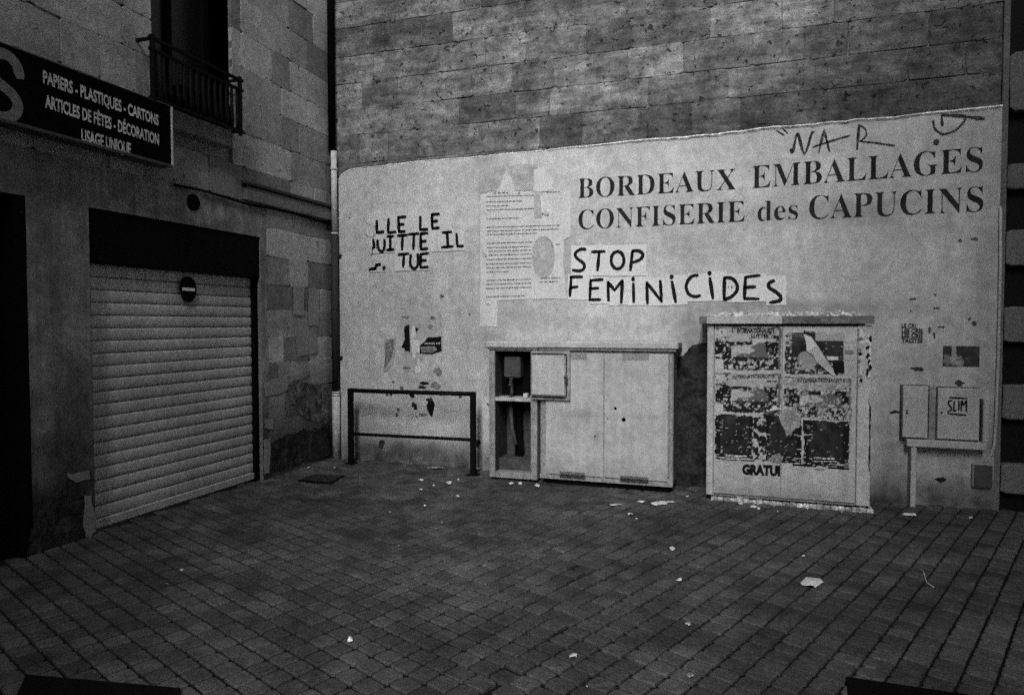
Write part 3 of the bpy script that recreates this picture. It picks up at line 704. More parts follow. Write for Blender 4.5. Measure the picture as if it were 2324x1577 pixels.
def face(a, b, z0_, z1_, y, parent, sp):
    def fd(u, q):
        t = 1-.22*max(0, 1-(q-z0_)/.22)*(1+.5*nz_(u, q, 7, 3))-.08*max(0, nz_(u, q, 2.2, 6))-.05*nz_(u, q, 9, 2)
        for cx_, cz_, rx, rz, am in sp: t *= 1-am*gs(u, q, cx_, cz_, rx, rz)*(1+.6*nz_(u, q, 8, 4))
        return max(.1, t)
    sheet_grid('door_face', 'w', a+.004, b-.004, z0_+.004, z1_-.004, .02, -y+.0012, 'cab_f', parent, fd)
for dr in [o for o in dc.children if o.name.startswith('door')]:
    xs_ = [q.co.x for q in dr.data.vertices]
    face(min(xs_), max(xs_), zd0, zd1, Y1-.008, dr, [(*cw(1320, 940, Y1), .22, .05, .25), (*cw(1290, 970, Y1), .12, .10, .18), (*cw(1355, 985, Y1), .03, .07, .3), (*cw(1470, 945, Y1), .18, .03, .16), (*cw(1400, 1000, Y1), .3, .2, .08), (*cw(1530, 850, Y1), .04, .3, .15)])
box('edge_frame', x0+.001, x1-.001, Y1-.002, Y1+.01, zb_+.002, zb_+.045, 'cab_d', dc, .003)
for k, (px, py, r) in enumerate(((1397, 927, .014), (1415, 952, .018), (1379, 950, .007), (1350, 990, .008))):
    u, zz = cw(px, py, Y1-.009); q = blob(u, zz, r, r*1.2, 10, .35, rc)
    obj('keyhole', [(a, Y1-.0092, b) for a, b in q], [tuple(range(10))], 'dark', dc)
# 3. poster cabinet
Y2 = -.46
x0, x1 = cw(1604, 930, Y2)[0], cw(1977, 930, Y2)[0]; zb_ = gz(5)+.03; zt_ = cw(1800, 738, Y2)[1]
pc = thing('poster_cabinet', ((x0+x1)/2, -.25, gz(5)), 'tall pale utility cabinet with dirty lid, plastered with torn posters', 'cabinet')
d0, dm, d1 = cw(1621, 930, Y2)[0], cw(1774, 930, Y2)[0], cw(1943, 930, Y2)[0]
zd0 = zb_+.03
box('body', x0+.002, x1-.002, Y2+.022, -.015, zb_, zt_, 'cab_d', pc, .004)
box('corner_post', x0, d0-.008, Y2-.006, Y2+.02, zb_+.01, zt_-.004, 'cab', pc, .006)
box('corner_post', d1+.008, x1, Y2-.006, Y2+.02, zb_+.01, zt_-.004, 'cab', pc, .006)
tag(box('door', d0, dm-.002, Y2-.002, Y2+.021, zd0, zt_-.012, 'cab', pc, .003)); box('door', dm+.002, d1, Y2-.002, Y2+.021, zd0, zt_-.012, 'cab', pc, .003)
for dr in [o for o in pc.children if o.name.startswith('door')]:
    xs_ = [q.co.x for q in dr.data.vertices]
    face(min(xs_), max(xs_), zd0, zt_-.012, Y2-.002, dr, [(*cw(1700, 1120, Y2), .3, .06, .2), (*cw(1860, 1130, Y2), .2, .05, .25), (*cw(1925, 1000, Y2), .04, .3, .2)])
lx0, lxm, lx1 = cw(1587, 725, Y2-.05)[0], cw(1775, 725, Y2-.05)[0], cw(1985, 725, Y2-.05)[0]; lz0, lz1 = cw(1780, 735, Y2-.05)[1], cw(1780, 717, Y2-.05)[1]
lc0 = cw(1604, 725, Y2-.05)[0]
box('lid', lx0, lx1, Y2-.045, -.012, lz0, lz1, 'lid_d', pc, .004); box('lid_facing', lc0, lxm, Y2-.049, Y2-.046, lz0+.002, lz1-.002, 'cab', pc, .001)
# crust of droppings and old paper on the lid
v = []; f = []; n1, n2 = 90, 14
for i in range(n1+1):
    for k in range(n2+1):
        x = lx0+.06+(lx1-lx0-.12)*i/n1; y = Y2-.02+(.36)*k/n2; e = min(1, min(i, n1-i)/5, min(k, n2-k)/2)
        v.append((x, y, lz1-.004+e*max(0, .022+.030*nz_(x*1, y*2, 7, 2)+.018*nz_(x, y, 20, 4))))
for i in range(n1):
    for k in range(n2): f.append((i*(n2+1)+k, (i+1)*(n2+1)+k, (i+1)*(n2+1)+k+1, i*(n2+1)+k+1))
obj('crust', v, f, 'conc', pc)
mb = MB()   # crumbling concrete footing
for i in range(24):
    a = d0-.02+(x1-d0+.05)*i/24; b = d0-.02+(x1-d0+.05)*(i+1)/24; mb.box(a, b-.002, Y2-.035-rc.uniform(0, .014), -.05, gz(a)-.05, gz(a)+.026+rc.uniform(-.006, .008), .006)
ft = mb.build('footing', 'conc', pc); ft['kind'] = 'stuff'
box('footing_gap', x0, x1-.01, Y2+.01, -.06, gz(5)-.04, zb_+.002, 'dark', pc, 0)

# ------------------------------------------------------------------ posters on the poster cabinet
def KP(x, y): return cw((1650+x/3.754)*.9296, (740+y/3.754)*.9296, Y2)
def fbm(U, V, s, k, oct=4):
    out = np.zeros(U.shape)
    rgn = np.random.RandomState(k); amp = 1
    for o in range(oct):
        g_ = rgn.rand(64, 64); u = (U*s*2**o) % 63; v_ = (V*s*2**o) % 63; iu, iv = u.astype(int), v_.astype(int); fu, fv = u-iu, v_-iv
        fu = fu*fu*(3-2*fu); fv = fv*fv*(3-2*fv)
        out += amp*((g_[iu, iv]*(1-fu)+g_[iu+1, iv]*fu)*(1-fv)+(g_[iu, iv+1]*(1-fu)+g_[iu+1, iv+1]*fu)*fv-.5); amp *= .6
    return out
posters = 0
def poster(label, a, b, seed, paint, group='torn posters on the cabinet', extra=None, lift=0.004, step=.0075):
    """a,b: crop corners (left top, right bottom)"""
    global posters
    (u0, zt), (u1, zb) = KP(*a), KP(*b); asp = (u1-u0)/(zt-zb); posters += 1
    off = -Y2+.002+lift
    nu, nz2 = int((u1-u0)/step), int((zt-zb)/step)
    U, V = np.meshgrid(np.linspace(0, 1, nu+1), np.linspace(0, 1, nz2+1)); 
    val = paint(U*asp, V, U, seed)
    torn = np.minimum(np.minimum(U, 1-U)*asp, np.minimum(V, 1-V))+.05*fbm(U*asp+3, V+3, 6, seed+9)
    keep = torn > .004
    v = [(u0+(u1-u0)*U[k, i], -off-.0012*float(noise.noise(Vector((U[k, i]*9*asp, V[k, i]*9, seed)))), zb+(zt-zb)*V[k, i]) for k in range(nz2+1) for i in range(nu+1)]
    f = [(k*(nu+1)+i, k*(nu+1)+i+1, (k+1)*(nu+1)+i+1, (k+1)*(nu+1)+i) for k in range(nz2) for i in range(nu) if keep[k, i] and keep[k+1, i+1]]
    root = thing('poster', ((u0+u1)/2, -off, zb), label, 'poster', group)
    o = obj('sheet', v, f, 'print', root); setattr_pts(o, 'ink', np.clip(val, .01, .75).ravel())
    return root, (u0, u1, zb, zt), off
def scene_poster(X, Z, U, s):     # torn landscape print with black foliage
    v = np.full(X.shape, .42)+.25*fbm(X, Z, 9, s)
    v[fbm(X, Z, 20, s+8) > .22] = .05
    v[fbm(X, Z, 16, s+9) > .30] = .60
    hill = (Z < .42+.22*np.exp(-((U-.70)/.18)**2)+.05*fbm(X, Z, 6, s+12)) & (U > .36) & (U < .86) & (Z > .26); v[hill] = .13
    lake = (((U-.40)/.20)**2+((Z-.46)/.08)**2 < 1); v[lake] = .45
    sd_ = (Z < .70+.2*fbm(X, Z, 4, s+1)) & (U < .25) & (fbm(X, Z, 14, s+2) > -.22) & (Z > .26); v[sd_] = .012
    v[(np.abs(Z-.62-.03*fbm(X, Z, 8, s+13)) < .04) & (U > .2) & (U < .56)] = .015
    pom = (((U-.86)/.10)**2+((Z-.60)/.27)**2 < 1+1.1*fbm(X, Z, 12, s+3)); v[pom & (fbm(X, Z, 16, s+4) > -.30)] = .012
    low = (Z < .32) & (fbm(X, Z, 16, s+5) > -.16) & (U > .12) & (U < .97); v[low] = .018
    wh = fbm(X, Z, 24, s+6) > .48; v[wh] = .62
    v[(Z < .36) & (fbm(X, Z, 12, s+7) > .38)] = .55
    v[(U < .13) & (Z < .22)] = .55
    tb = (Z > .66) & (Z < .95) & (U > .22) & (U < .93) & (fbm(X, Z, 10, s+15) < .25); v[tb] = .40+.12*fbm(X, Z, 20, s+16)[tb]
    v[(Z > .95) | (U > .95)] = .14
    return v
def worn_scene(X, Z, U, s):
    v = scene_poster(X, Z, U, s); k = fbm(X, Z, 10, s+20) > .16; v[k] = .30+.35*fbm(X, Z, 22, s+21)[k]; return v
def black_poster(X, Z, U, s):
    v = np.full(X.shape, .03)+.03*fbm(X, Z, 5, s)
    v[(U < .98) & (Z < .96) & (Z > .80)] = .05
    v[(((U-.38)/.17)**2+((Z-.33)/.20)**2 < 1+fbm(X, Z, 8, s+1))] = .30
    v[(U < .12) & (fbm(X, Z, 12, s+2) > .0) & (Z > .5)] = .5
    v[(Z < .30) & (fbm(X, Z, 20, s+3) > .22)] = .45
    v[(U > .52) & (Z > .80)] = .40; v[(Z > .3) & (fbm(X, Z, 18, s+6) > .42)] = .35
    v[(U > .98)] = .4
    return v
def dark_portrait(X, Z, U, s):
    v = np.full(X.shape, .006)
    body = (np.abs(U-.5) < .36) & (Z < .98) & (Z > .16); v[body] = (.022+.022*fbm(X, Z, 7, s))[body]
    v[(np.abs(U-.4) < .1) & (Z > .82)] *= 2.0
    v[(fbm(X, Z, 20, s+1) > .52)] = .4; v[(fbm(X*.4, Z*3, 14, s+5) > .46) & (np.abs(U-.5) > .3)] = .45
    v[(Z < .13) & (fbm(X*.3, Z*4, 22, s+2) > .12)] = .4
    v[(Z < .03)] = .02
    return v
def strip_poster(X, Z, U, s):
    v = np.full(X.shape, .015); v[(fbm(X, Z, 12, s) > .12)] = .5; v[(fbm(X*.5, Z*3, 8, s+1) > .45)] = .5; return v
p1, bb1, o1 = poster('torn landscape poster with black foliage, upper left on the cabinet doors', (358, 215), (968, 622), 11, scene_poster)
p2, bb2, o2 = poster('black poster with a star, upper right on the cabinet, a white flap peeling from it', (1000, 262), (1545, 662), 12, black_poster)
p3, bb3, o3 = poster('worn landscape poster, directly below the upper left one on the cabinet', (356, 632), (962, 1020), 13, scene_poster)
p4, bb4, o4 = poster('ragged, mostly scraped landscape poster right of centre on the cabinet', (985, 668), (1612, 1075), 14, worn_scene)
p5, bb5, o5 = poster('dark portrait poster low on the left cabinet door, below the landscape poster', (358, 1012), (720, 1450), 15, dark_portrait, lift=.003)
p6, bb6, o6 = poster('dark portrait poster across the gap between the two cabinet doors', (800, 1010), (1150, 1470), 16, dark_portrait, lift=.002)
p7, bb7, o7 = poster('dark portrait poster low on the right cabinet door', (1165, 1068), (1592, 1520), 17, dark_portrait, lift=.003)
p8, bb8, o8 = poster('narrow scratched black strip of poster between the two left portraits', (700, 1030), (832, 1440), 18, strip_poster, lift=.0034)
def ptext(root, off, body, a, b, cap, m='ink', bold=.03):
    o = lettering('w', body, KP(*a), KP(*b), cap, off+.0022, m, root, 'lettering', bold, split=False); return o
ptext(p1, o1, "INTERNATIONALISTE", (560, 270), (905, 272), .044, bold=.05); ptext(p1, o1, 'LUTTES', (690, 316), (850, 318), .038, bold=.05); ptext(p1, o1, "L'", (515, 270), (540, 270), .044)
ptext(p3, o3, "INTERNATIONALISTE", (520, 692), (905, 684), .032, 'spray_d', .03); ptext(p4, o4, "INTERNATIONALISTE", (1110, 724), (1550, 724), .032, 'spray_d', .03)
ptext(p2, o2, 'SANG', (1172, 300), (1268, 306), .052); ptext(p2, o2, 'CERCLE', (1048, 306), (1160, 308), .030, 'scrap', .01)
u, zz = KP(1042, 505); st = [(u+(.020 if k % 2 == 0 else .008)*math.sin(k*math.pi/5), zz+(.020 if k % 2 == 0 else .008)*math.cos(k*math.pi/5)) for k in range(10)]
poly('star', 'w', st, o2+.0025, .001, 'paper', p2)
for r_, o_, xx, yy in ((p5, o5, 460, 1402), (p7, o7, 1265, 1425)):
    ptext(r_, o_, 'EXPO', (xx, yy), (xx+70, yy+2), .018, 'paper', .01)
    mb = MB()
    for k in range(3): strokes(mb, 'w', [[KP(xx+80+40*k, yy-4), KP(xx+108+40*k, yy-2)]], .012, o_+.0028, rc, .4)
    for k in range(5): strokes(mb, 'w', [[KP(xx+44*k, yy+22), KP(xx+36+44*k, yy+24)]], .006, o_+.0028, rc, .4)
    o = mb.build('small_print', 'paper', r_); o['kind'] = 'stuff'
# torn light areas over the portraits, flap and word left from another poster
sc = thing('torn_paper', (5.2, Y2, .9), 'pale ragged scrap of torn paper on the joint between the cabinet doors', 'paper scrap')
q = [KP(*p) for p in ((955, 975), (1000, 985), (1090, 960), (1120, 1010), (1150, 1040), (1135, 1130), (1090, 1150), (1050, 1200), (1015, 1215), (990, 1150), (960, 1100), (945, 1040))]
poly('scrap', 'w', [(a+rc.uniform(-.004,.004), b+rc.uniform(-.004,.004)) for i_ in range(len(q)) for a, b in [(q[i_][0]+(q[(i_+1) % len(q)][0]-q[i_][0])*t_, q[i_][1]+(q[(i_+1) % len(q)][1]-q[i_][1])*t_) for t_ in (0, .25, .5, .75)]], -Y2+.0115, .001, 'conc2', sc)
q = [KP(*p) for p in ((880, 1390), (950, 1370), (985, 1420), (960, 1465), (880, 1450))]; poly('scrap', 'w', q, -Y2+.0115, .001, 'conc2', sc)
fl = thing('peeling_flap', (5.2, Y2-.04, 1.3), 'long white paper flap peeling diagonally off the black poster', 'paper scrap')
fp = [((1170, 280), .004), ((1240, 310), .03), ((1300, 390), .055), ((1370, 500), .06), ((1430, 590), .03), ((1465, 665), .004), ((1440, 665), .004), ((1350, 590), .012), ((1290, 540), .010), ((1260, 480), .012), ((1200, 440), .010), ((1190, 350), .008)]
v = [(W(*[(1650+a/3.754)*.9296, (740+b/3.754)*.9296], Y2-.008-h)[0], Y2-.008-h, W((1650+a/3.754)*.9296, (740+b/3.754)*.9296, Y2-.008-h)[1]) for (a, b), h in fp]
obj('flap', v, [(0, 1, 11), (1, 2, 10, 11), (2, 3, 8, 9), (2, 9, 10), (3, 4, 7, 8), (4, 5, 6, 7)], 'paper', fl)
f2 = thing('peeling_corner', (4.95, Y2-.02, 1.0), 'small white folded corner peeling above the portrait on the left door', 'paper scrap')
v = []
for (a, b), h in (((745, 1030), .004), (((850), 985), .03), ((900, 935), .02), ((958, 968), .006), ((850, 1005), .005)):
    v.append((KP(a, b)[0], Y2-.012-h, KP(a, b)[1]))
obj('fold', v, [(0, 1, 2, 3, 4)], 'paper', f2)
gt = thing('poster_word', (4.95, Y2, .62), 'bold cut off word GRATUI left below the posters on the left door', 'lettering')
lettering('w', 'GRATUI', KP(608, 1562), KP(955, 1578), .10, -Y2+.0045, 'ink', gt, bold=.07)
bs = thing('black_strips', (5.4, Y2, .62), 'black paper strips left along the bottom edge of the right posters', 'paper scrap')
for a, b in (((1070, 1470), (1258, 1500)), ((1398, 1500), (1590, 1525)), ((1270, 1515), (1360, 1532))):
    (u0, z1_), (u1, z0_) = KP(*a), KP(*b); poly('strip', 'w', rag(u0, u1, z0_, z1_, .003, .03, rc), -Y2+.0045, .001, 'ink' if a[0] != 1270 else 'scrap', bs)
gs_ = [((1310, 355), (1520, 480)), ((1515, 425), (1635, 470)), ((1510, 478), (1640, 525)), ((1385, 490), (1490, 520)), ((1440, 530), (1540, 640))]
st_ = thing('dark_stickers', (5.5, Y2, 1.35), 'ragged cluster of dark stickers right of the peeling white flap', 'sticker')
for k, (a, b) in enumerate(gs_):
    (u0, z1_), (u1, z0_) = KP(*a), KP(*b); poly('sticker', 'w', rag(u0, u1, z0_, z1_, .005, .03, rc), -Y2+.0035+.0012*k, .001, ('ink', 'scrap', 'paper_dim', 'paper_old', 'ink')[k], st_)
# vertical torn strip on the right corner post
vs_ = thing('torn_strip', (x1-.06, Y2, 1.2), 'torn vertical strip of old posters on the right corner post of the cabinet', 'paper scrap')
for k in range(16):
    yy = 225+k*34; (u, zz) = KP(1690+rc.uniform(-15, 20), yy); poly('scrap', 'w', blob(u, zz, rc.uniform(.008, .02), rc.uniform(.012, .028), 9, .4, rc), -Y2+.0085+.0004*k, .001, rc.choice(('ink', 'scrap', 'paper_old', 'paper_dim')), vs_)
for k in range(15):
    yy = 300+k*26; (u, zz) = KP(1765+rc.uniform(-15, 15), yy); poly('scrap', 'w', blob(u, zz, rc.uniform(.008, .018), rc.uniform(.012, .030), 9, .4, rc), -Y2+.0155+.0004*k, .001, rc.choice(('ink', 'ink', 'paper', 'paper_old')), vs_)
(u, z0_), (_, z1_) = KP(1770, 1540), KP(1770, 880); poly('scrap', 'w', rag(u-.005, u+.006, z0_, z1_, .003, .03, rc), -Y2+.008, .001, 'ink', vs_)
(u, zz) = KP(1785, 880); poly('scrap', 'w', blob(u, zz, .022, .055, 10, .3, rc), -Y2+.024, .001, 'paper_dim', vs_)

# ------------------------------------------------------------------ STOP FEMINICIDES sheets
K5 = lambda x, y: W((1150+x/2.905)*.9296, (380+y/2.905)*.9296)
def paper(label, u0, u1, z0, z1, off, lines, wd, group, rngk, mt='paper', tear=None, m_ink='ink'):
    r_ = thing('paper_sheet', ((u0+u1)/2, -off, z0), label, 'paper sheet', group); rg = random.Random(rngk)
    outl = rag(u0, u1, z0, z1, .0035, .06, rg)
    if tear: outl = [(max(u, tear(z_)+rg.uniform(-.01, .01)), z_) for u, z_ in outl]
    poly('sheet', 'w', outl, off, .001, mt, r_)
    if lines:
        mb = MB(); strokes(mb, 'w', lines, wd, .0088, rg); mb.build('painted_letter', m_ink, r_)
    return r_
def k5(pts): return [K5(*p) for p in pts]
ell = [(1040+45*math.cos(t*math.pi/6-1.6), 742+62*math.sin(t*math.pi/6-1.6)) for t in range(13)]
stop = [('S', [[(815, 667), (785, 664), (750, 682), (740, 708), (760, 735), (795, 760), (806, 785), (795, 808), (765, 818), (722, 812)]]), ('T', [[(858, 684), (950, 680)], [(910, 684), (898, 815)]]), ('O', [ell]), ('P', [[(1145, 680), (1131, 815)], [(1145, 678), (1190, 676), (1220, 702), (1200, 738), (1145, 760)]])]
GS = 'sheets of the STOP FEMINICIDES slogan'
for k, (c_, ln) in enumerate(stop):
    a, b = 712+133*k, 712+133*(k+1); (u0, z1_), (u1, z0_) = K5(a, 640-2*k), K5(b-1, 852)
    paper(f'white sheet with the hand painted letter {c_} of the word STOP', u0, u1, z0_, z1_, .0066+.0003*(k % 2), [k5(l) for l in ln], .034, GS, 40+k)
fem = [('F', 'first letter F', [[(712, 860), (702, 998)], [(705, 862), (790, 860)], [(706, 938), (758, 930)]]), ('E', 'letter E between F and M', [[(850, 882), (843, 1025)], [(848, 885), (935, 880)], [(846, 945), (905, 940)], [(843, 1023), (920, 1022)]]),
       ('M', 'letter M', [[(976, 1030), (972, 895)], [(972, 895), (1018, 955), (1075, 885)], [(1075, 885), (1066, 1045)]]), ('i', 'dotted letter i between M and N', [[(1152, 908), (1155, 1040)], [(1150, 877)]]),
       ('N', 'letter N', [[(1252, 1050), (1247, 900)], [(1247, 900), (1352, 1035)], [(1352, 1035), (1343, 888)]]), ('i', 'dotted letter i between N and C', [[(1425, 892), (1452, 1040)], [(1424, 860)]]),
       ('C', 'letter C', [[(1610, 850), (1570, 855), (1538, 890), (1526, 935), (1548, 985), (1590, 1000), (1625, 993)]]), ('i', 'dotted letter i between C and D', [[(1694, 868), (1716, 1015)], [(1692, 835)]]),
       ('D', 'letter D', [[(1797, 870), (1795, 1020)], [(1795, 866), (1850, 872), (1885, 912), (1885, 960), (1840, 1005), (1795, 1020)]]), ('E', 'letter E between D and S', [[(1947, 860), (1938, 1012)], [(1945, 862), (2048, 850)], [(1940, 936), (2015, 931)], [(1938, 1014), (2040, 1016)]]),
       ('S', 'last letter S', [[(2150, 887), (2115, 905), (2113, 935), (2158, 965), (2195, 1000), (2185, 1030), (2120, 1042)]])]
tops = [846, 862, 866, 862, 866, 850, 838, 824, 836, 836, 852]; bots = [1022, 1050, 1060, 1062, 1066, 1058, 1034, 1030, 1040, 1036, 1058]
for k, (c_, nm, ln) in enumerate(fem):
    a, b = 700+139.5*k, 700+139.5*(k+1); (u0, z1_), (u1, z0_) = K5(a-(12 if k == 0 else 0), tops[k]), K5(b-1, bots[k])
    paper(f'white sheet with the hand painted {nm} of FEMINICIDES', u0, u1, z0_, z1_, .0074+.0003*(k % 2), [k5(l) for l in ln], .034, GS, 60+k)

# ------------------------------------------------------------------ torn slogan on the left
K4 = lambda x, y: W((780+x/1.877)*.9296, (380+y/1.877)*.9296)
k4 = lambda pts: [K4(*p) for p in pts]
GL = 'torn sheets of the slogan by the downpipe'
rows = [
 ('top', 252, 350, 258, [('remnant of a letter', 212, 300, [[(264, 298), (264, 352)], [(262, 354), (296, 350)]]), ('L left of the first E', 300, 350, [[(318, 290), (316, 354)], [(315, 355), (350, 350)]]), ('E ending the first word', 350, 405, [[(363, 285), (366, 350)], [(360, 284), (396, 281)], [(364, 318), (388, 315)], [(366, 350), (393, 348)]]),
    ('L after the word gap', 405, 500, [[(464, 280), (463, 340)], [(462, 341), (496, 338)]]), ('E at the row end', 500, 612, [[(516, 272), (519, 335)], [(515, 271), (550, 268)], [(517, 303), (541, 300)], [(519, 335), (549, 332)]])]),
 ('middle', 345, 440, 345, [('torn letter Q', 212, 258, [[(248, 385), (252, 420), (240, 432)]]), ('U', 258, 306, [[(268, 388), (270, 422), (284, 440), (297, 428), (300, 386)]]), ('I between U and T', 306, 348, [[(326, 372), (326, 432)], [(312, 372), (340, 370)], [(310, 433), (342, 431)]]), ('first T', 348, 405, [[(358, 368), (404, 365)], [(382, 366), (380, 432)]]),
    ('second T', 405, 456, [[(410, 362), (455, 358)], [(434, 360), (432, 430)]]), ('E beside the second T', 456, 540, [[(465, 360), (466, 430)], [(463, 359), (497, 356)], [(465, 395), (489, 392)], [(466, 430), (496, 427)]]), ('I before the last L', 540, 615, [[(586, 352), (590, 420)], [(565, 354), (606, 350)], [(562, 421), (614, 416)]]), ('L at the row end', 615, 668, [[(629, 358), (633, 415)], [(633, 416), (660, 415)]])]),
 ('bottom', 438, 524, 440, [('black remnant', 225, 305, [[(230, 522), (260, 518)], [(262, 500), (280, 498)], [(262, 500), (258, 518)], [(297, 515)]]), ('T', 345, 413, [[(363, 455), (410, 450)], [(388, 455), (385, 512)]]), ('U', 413, 460, [[(420, 455), (418, 500), (435, 518), (452, 502), (452, 450)]]), ('E', 460, 506, [[(466, 453), (464, 512)], [(465, 452), (500, 449)], [(465, 483), (490, 480)], [(464, 513), (499, 511)]])])]
for ri, (rn, yt, yb, _, cells_) in enumerate(rows):
    for k, (nm, a, b, ln) in enumerate(cells_):
        lift_ = -.035*(a-400); (u0, z1_), (u1, z0_) = K4(a, yt+lift_), K4(b-.5, yb+lift_+2)
        if ri == 0 and k == 0: z0_ += .02
        tear = None
        if k == 0: tear = (lambda base: (lambda z_: base+.16*abs(nz_(z_, ri, 9, 4))))(u0)
        if ri == 2 and k == 0: z1_ = z0_+.05
        paper(f'torn sheet, brushed {nm if nm[0].islower() else "letter "+nm}, {rn} row, left slogan', u0, u1, z0_, z1_,   .0064+.0003*((k+ri) % 2)+.0007*ri, [k4(l) for l in ln], .036, GL, 90+10*ri+k, 'paper_old', tear)
# curled torn edge
cu = thing('curled_edge', (.75, -.03, 2.4), 'bright curled paper edge torn at the left of the left slogan', 'paper scrap')
for pts in (((212, 355), (245, 320), (258, 350), (250, 375), (225, 370)), ((225, 400), (240, 392), (250, 440), (238, 455), (226, 430))):
    q = k4(pts); v = [(u, -.016-(.02 if i in (1, 2) else 0), z_) for i, (u, z_) in enumerate(q)]; obj('curl', v, [tuple(range(5))], 'paper', cu)

# ------------------------------------------------------------------ long printed notice
K9 = lambda x, y: W((1170+x/2.1333)*.9296, (380+y/2.1333)*.9296)
no_ = thing('printed_notice', (2.4, -.01, 1.9), 'tall pasted notice with small printed lines, its middle torn away, left of STOP', 'notice')
strips = [((5, 200), (290, 560)), ((290, 200), (475, 745)), ((5, 560), (290, 745)), ((5, 745), (95, 890))]
outl = [(5, 205), (60, 190), (270, 188), (285, 205), (288, 325), (330, 330), (330, 200), (360, 185), (475, 178), (478, 420), (440, 440), (440, 560), (455, 745), (95, 752), (95, 892), (5, 888)]
def densify(q, n=5, j=.004):
    d = []
    for i in range(len(q)):
        a, b = q[i], q[(i+1) % len(q)]
        for k in range(n): t = k/n; d.append((a[0]+(b[0]-a[0])*t+rc.uniform(-j, j), a[1]+(b[1]-a[1])*t+rc.uniform(-j, j)))
    return d
poly('sheet', 'w', densify([K9(*p) for p in outl]), .0055, .001, 'paper_old', no_)
for a in (5, 100, 195, 290, 385):   # the five columns of overlapping sheets
    (u, za), (_, zb2) = K9(a, 200), K9(a, 745); mbx = MB(); strokes(mbx, 'w', [[(u, za-.02), (u, zb2+.02)]], .004, .0059, rc, .3); mbx.build('sheet_seam', 'paper_dim', no_)
oval = [(335+60*math.cos(t*math.pi/12), 530+112*math.sin(t*math.pi/12)) for t in range(24)]
poly('torn_gap', 'w', densify([K9(*p) for p in oval], 2), .0061, .0003, 'paper_dim', no_)
poly('torn_gap', 'w', densify([K9(*p) for p in ((285, 205), (325, 198), (325, 325), (290, 330))], 4), .0061, .0003, 'paper_dim', no_)
rl = random.Random(77)
for y, xa_, xb_ in ((195, 70, 150), (212, 40, 285), (240, 38, 225), (262, 38, 155), (282, 40, 285), (328, 40, 208), (372, 38, 420), (392, 38, 420), (410, 38, 300), (455, 38, 280), (478, 40, 270), (497, 50, 272), (517, 50, 272), (540, 40, 272), (563, 36, 272), (583, 38, 272), (605, 38, 155), (648, 40, 272), (668, 38, 272), (690, 36, 272), (733, 38, 235), (772, 35, 58), (198, 348, 420), (645, 320, 420), (664, 315, 410), (470, 400, 420)):
    mb = MB(); x = xa_; sl = -.03
    while x < xb_:
        wl = rl.uniform(8, 26)
        xx = x
        while xx < min(x+wl, xb_):
            h = rl.choice((4, 4, 4, 7)); yy = y+sl*(xx-150)*1.0
            u, zz = K9(xx, yy); hz = h/2.133*.93/220*.8; wz = .0046
            mb.add([(u, -.0066, zz-hz*rl.uniform(.5, 1)), (u+wz, -.0066, zz-hz*rl.uniform(.3, 1)), (u+wz, -.0066, zz+hz), (u, -.0066, zz+hz*rl.uniform(.4, 1))], [(0, 1, 2, 3)])
            xx += rl.uniform(2.2, 3.6)
        x += wl+4
    o = mb.build('printed_line', 'ink_worn', no_); o['kind'] = 'stuff'
gl = thing('glue_patch', (2.4, -.005, 2.9), 'pale torn paper rags and glue above the printed notice', 'paper scrap')
poly('glue', 'w', densify([K9(*p) for p in ((10, 60), (300, 45), (310, 110), (300, 180), (60, 186), (5, 198))], 5, .006), .0048, .0006, 'paper_dim', gl)
poly('rag', 'w', densify([K9(*p) for p in ((140, 75), (150, 90), (190, 165), (185, 190), (90, 188), (115, 150))], 4, .006), .0058, .0008, 'paper_old', gl)
poly('rag', 'w', densify([K9(*p) for p in ((285, 75), (345, 50), (375, 120), (390, 180), (330, 190), (285, 185))], 4, .008), .0058, .0008, 'paper_old', gl)
for q in (((195, 155), (212, 165), (215, 195), (203, 198)), ((318, 205), (330, 300), (338, 300), (326, 205)), ((325, 300), (350, 280), (370, 305), (345, 315)), ((355, 425), (375, 440), (392, 470), (378, 468)), ((12, 515), (30, 500), (45, 518), (28, 532))):
    v = [(K9(*p)[0], -.008-(.022 if i in (1, 2) else 0), K9(*p)[1]) for i, p in enumerate(q)]; obj('curl', v, [(0, 1, 2, 3)], 'paper', gl)
mb = MB(); strokes(mb, 'w', [k5([(1825, 925), (1830, 940)]), k5([(1845, 925), (1855, 940)]), k5([(1852, 925), (1848, 940)])], .006, .0135, rc); mb.build('pen_mark', 'ink', no_)

# ------------------------------------------------------------------ rags of posters behind the barrier
KR = lambda x, y: W((860+x/1.9467)*.9296, (700+y/1.9467)*.9296)
rg2 = thing('poster_rags', (1.4, -.01, 1.1), 'ragged dark scraps of old posters on the render above the barrier', 'paper scrap')
def rgp(pts, m_, off=.0062, j=.006, nm='scrap'): return poly(nm, 'w', densify([KR(*p) for p in pts], 4, j), off, .0008, m_, rg2)
rgp(((150, 250), (210, 240), (205, 300), (195, 370), (150, 410), (158, 330)), 'paper_dim'); rgp(((160, 255), (205, 248), (190, 340), (150, 400)), 'scrap', .0068, .012)
rgp(((225, 290), (240, 230), (235, 120), (420, 120), (430, 230), (340, 330), (310, 400), (250, 400)), 'paper_dim', .0052, .014)
rgp(((248, 190), (272, 180), (278, 310), (255, 305), (235, 285), (250, 250)), 'ink', .0066, .008)
rgp(((284, 190), (300, 185), (300, 240), (284, 240)), 'paper', .0072); rgp(((300, 190), (316, 200), (305, 225)), 'ink', .0072)
rgp(((322, 278), (345, 262), (360, 240), (424, 236), (426, 305), (380, 320), (322, 316)), 'ink', .0072, .003); rgp(((330, 285), (395, 283), (405, 300), (380, 314), (330, 312)), 'scrap', .0078, .003)
rgp(((280, 250), (325, 255), (322, 310), (290, 320)), 'paper_old', .0074, .006)
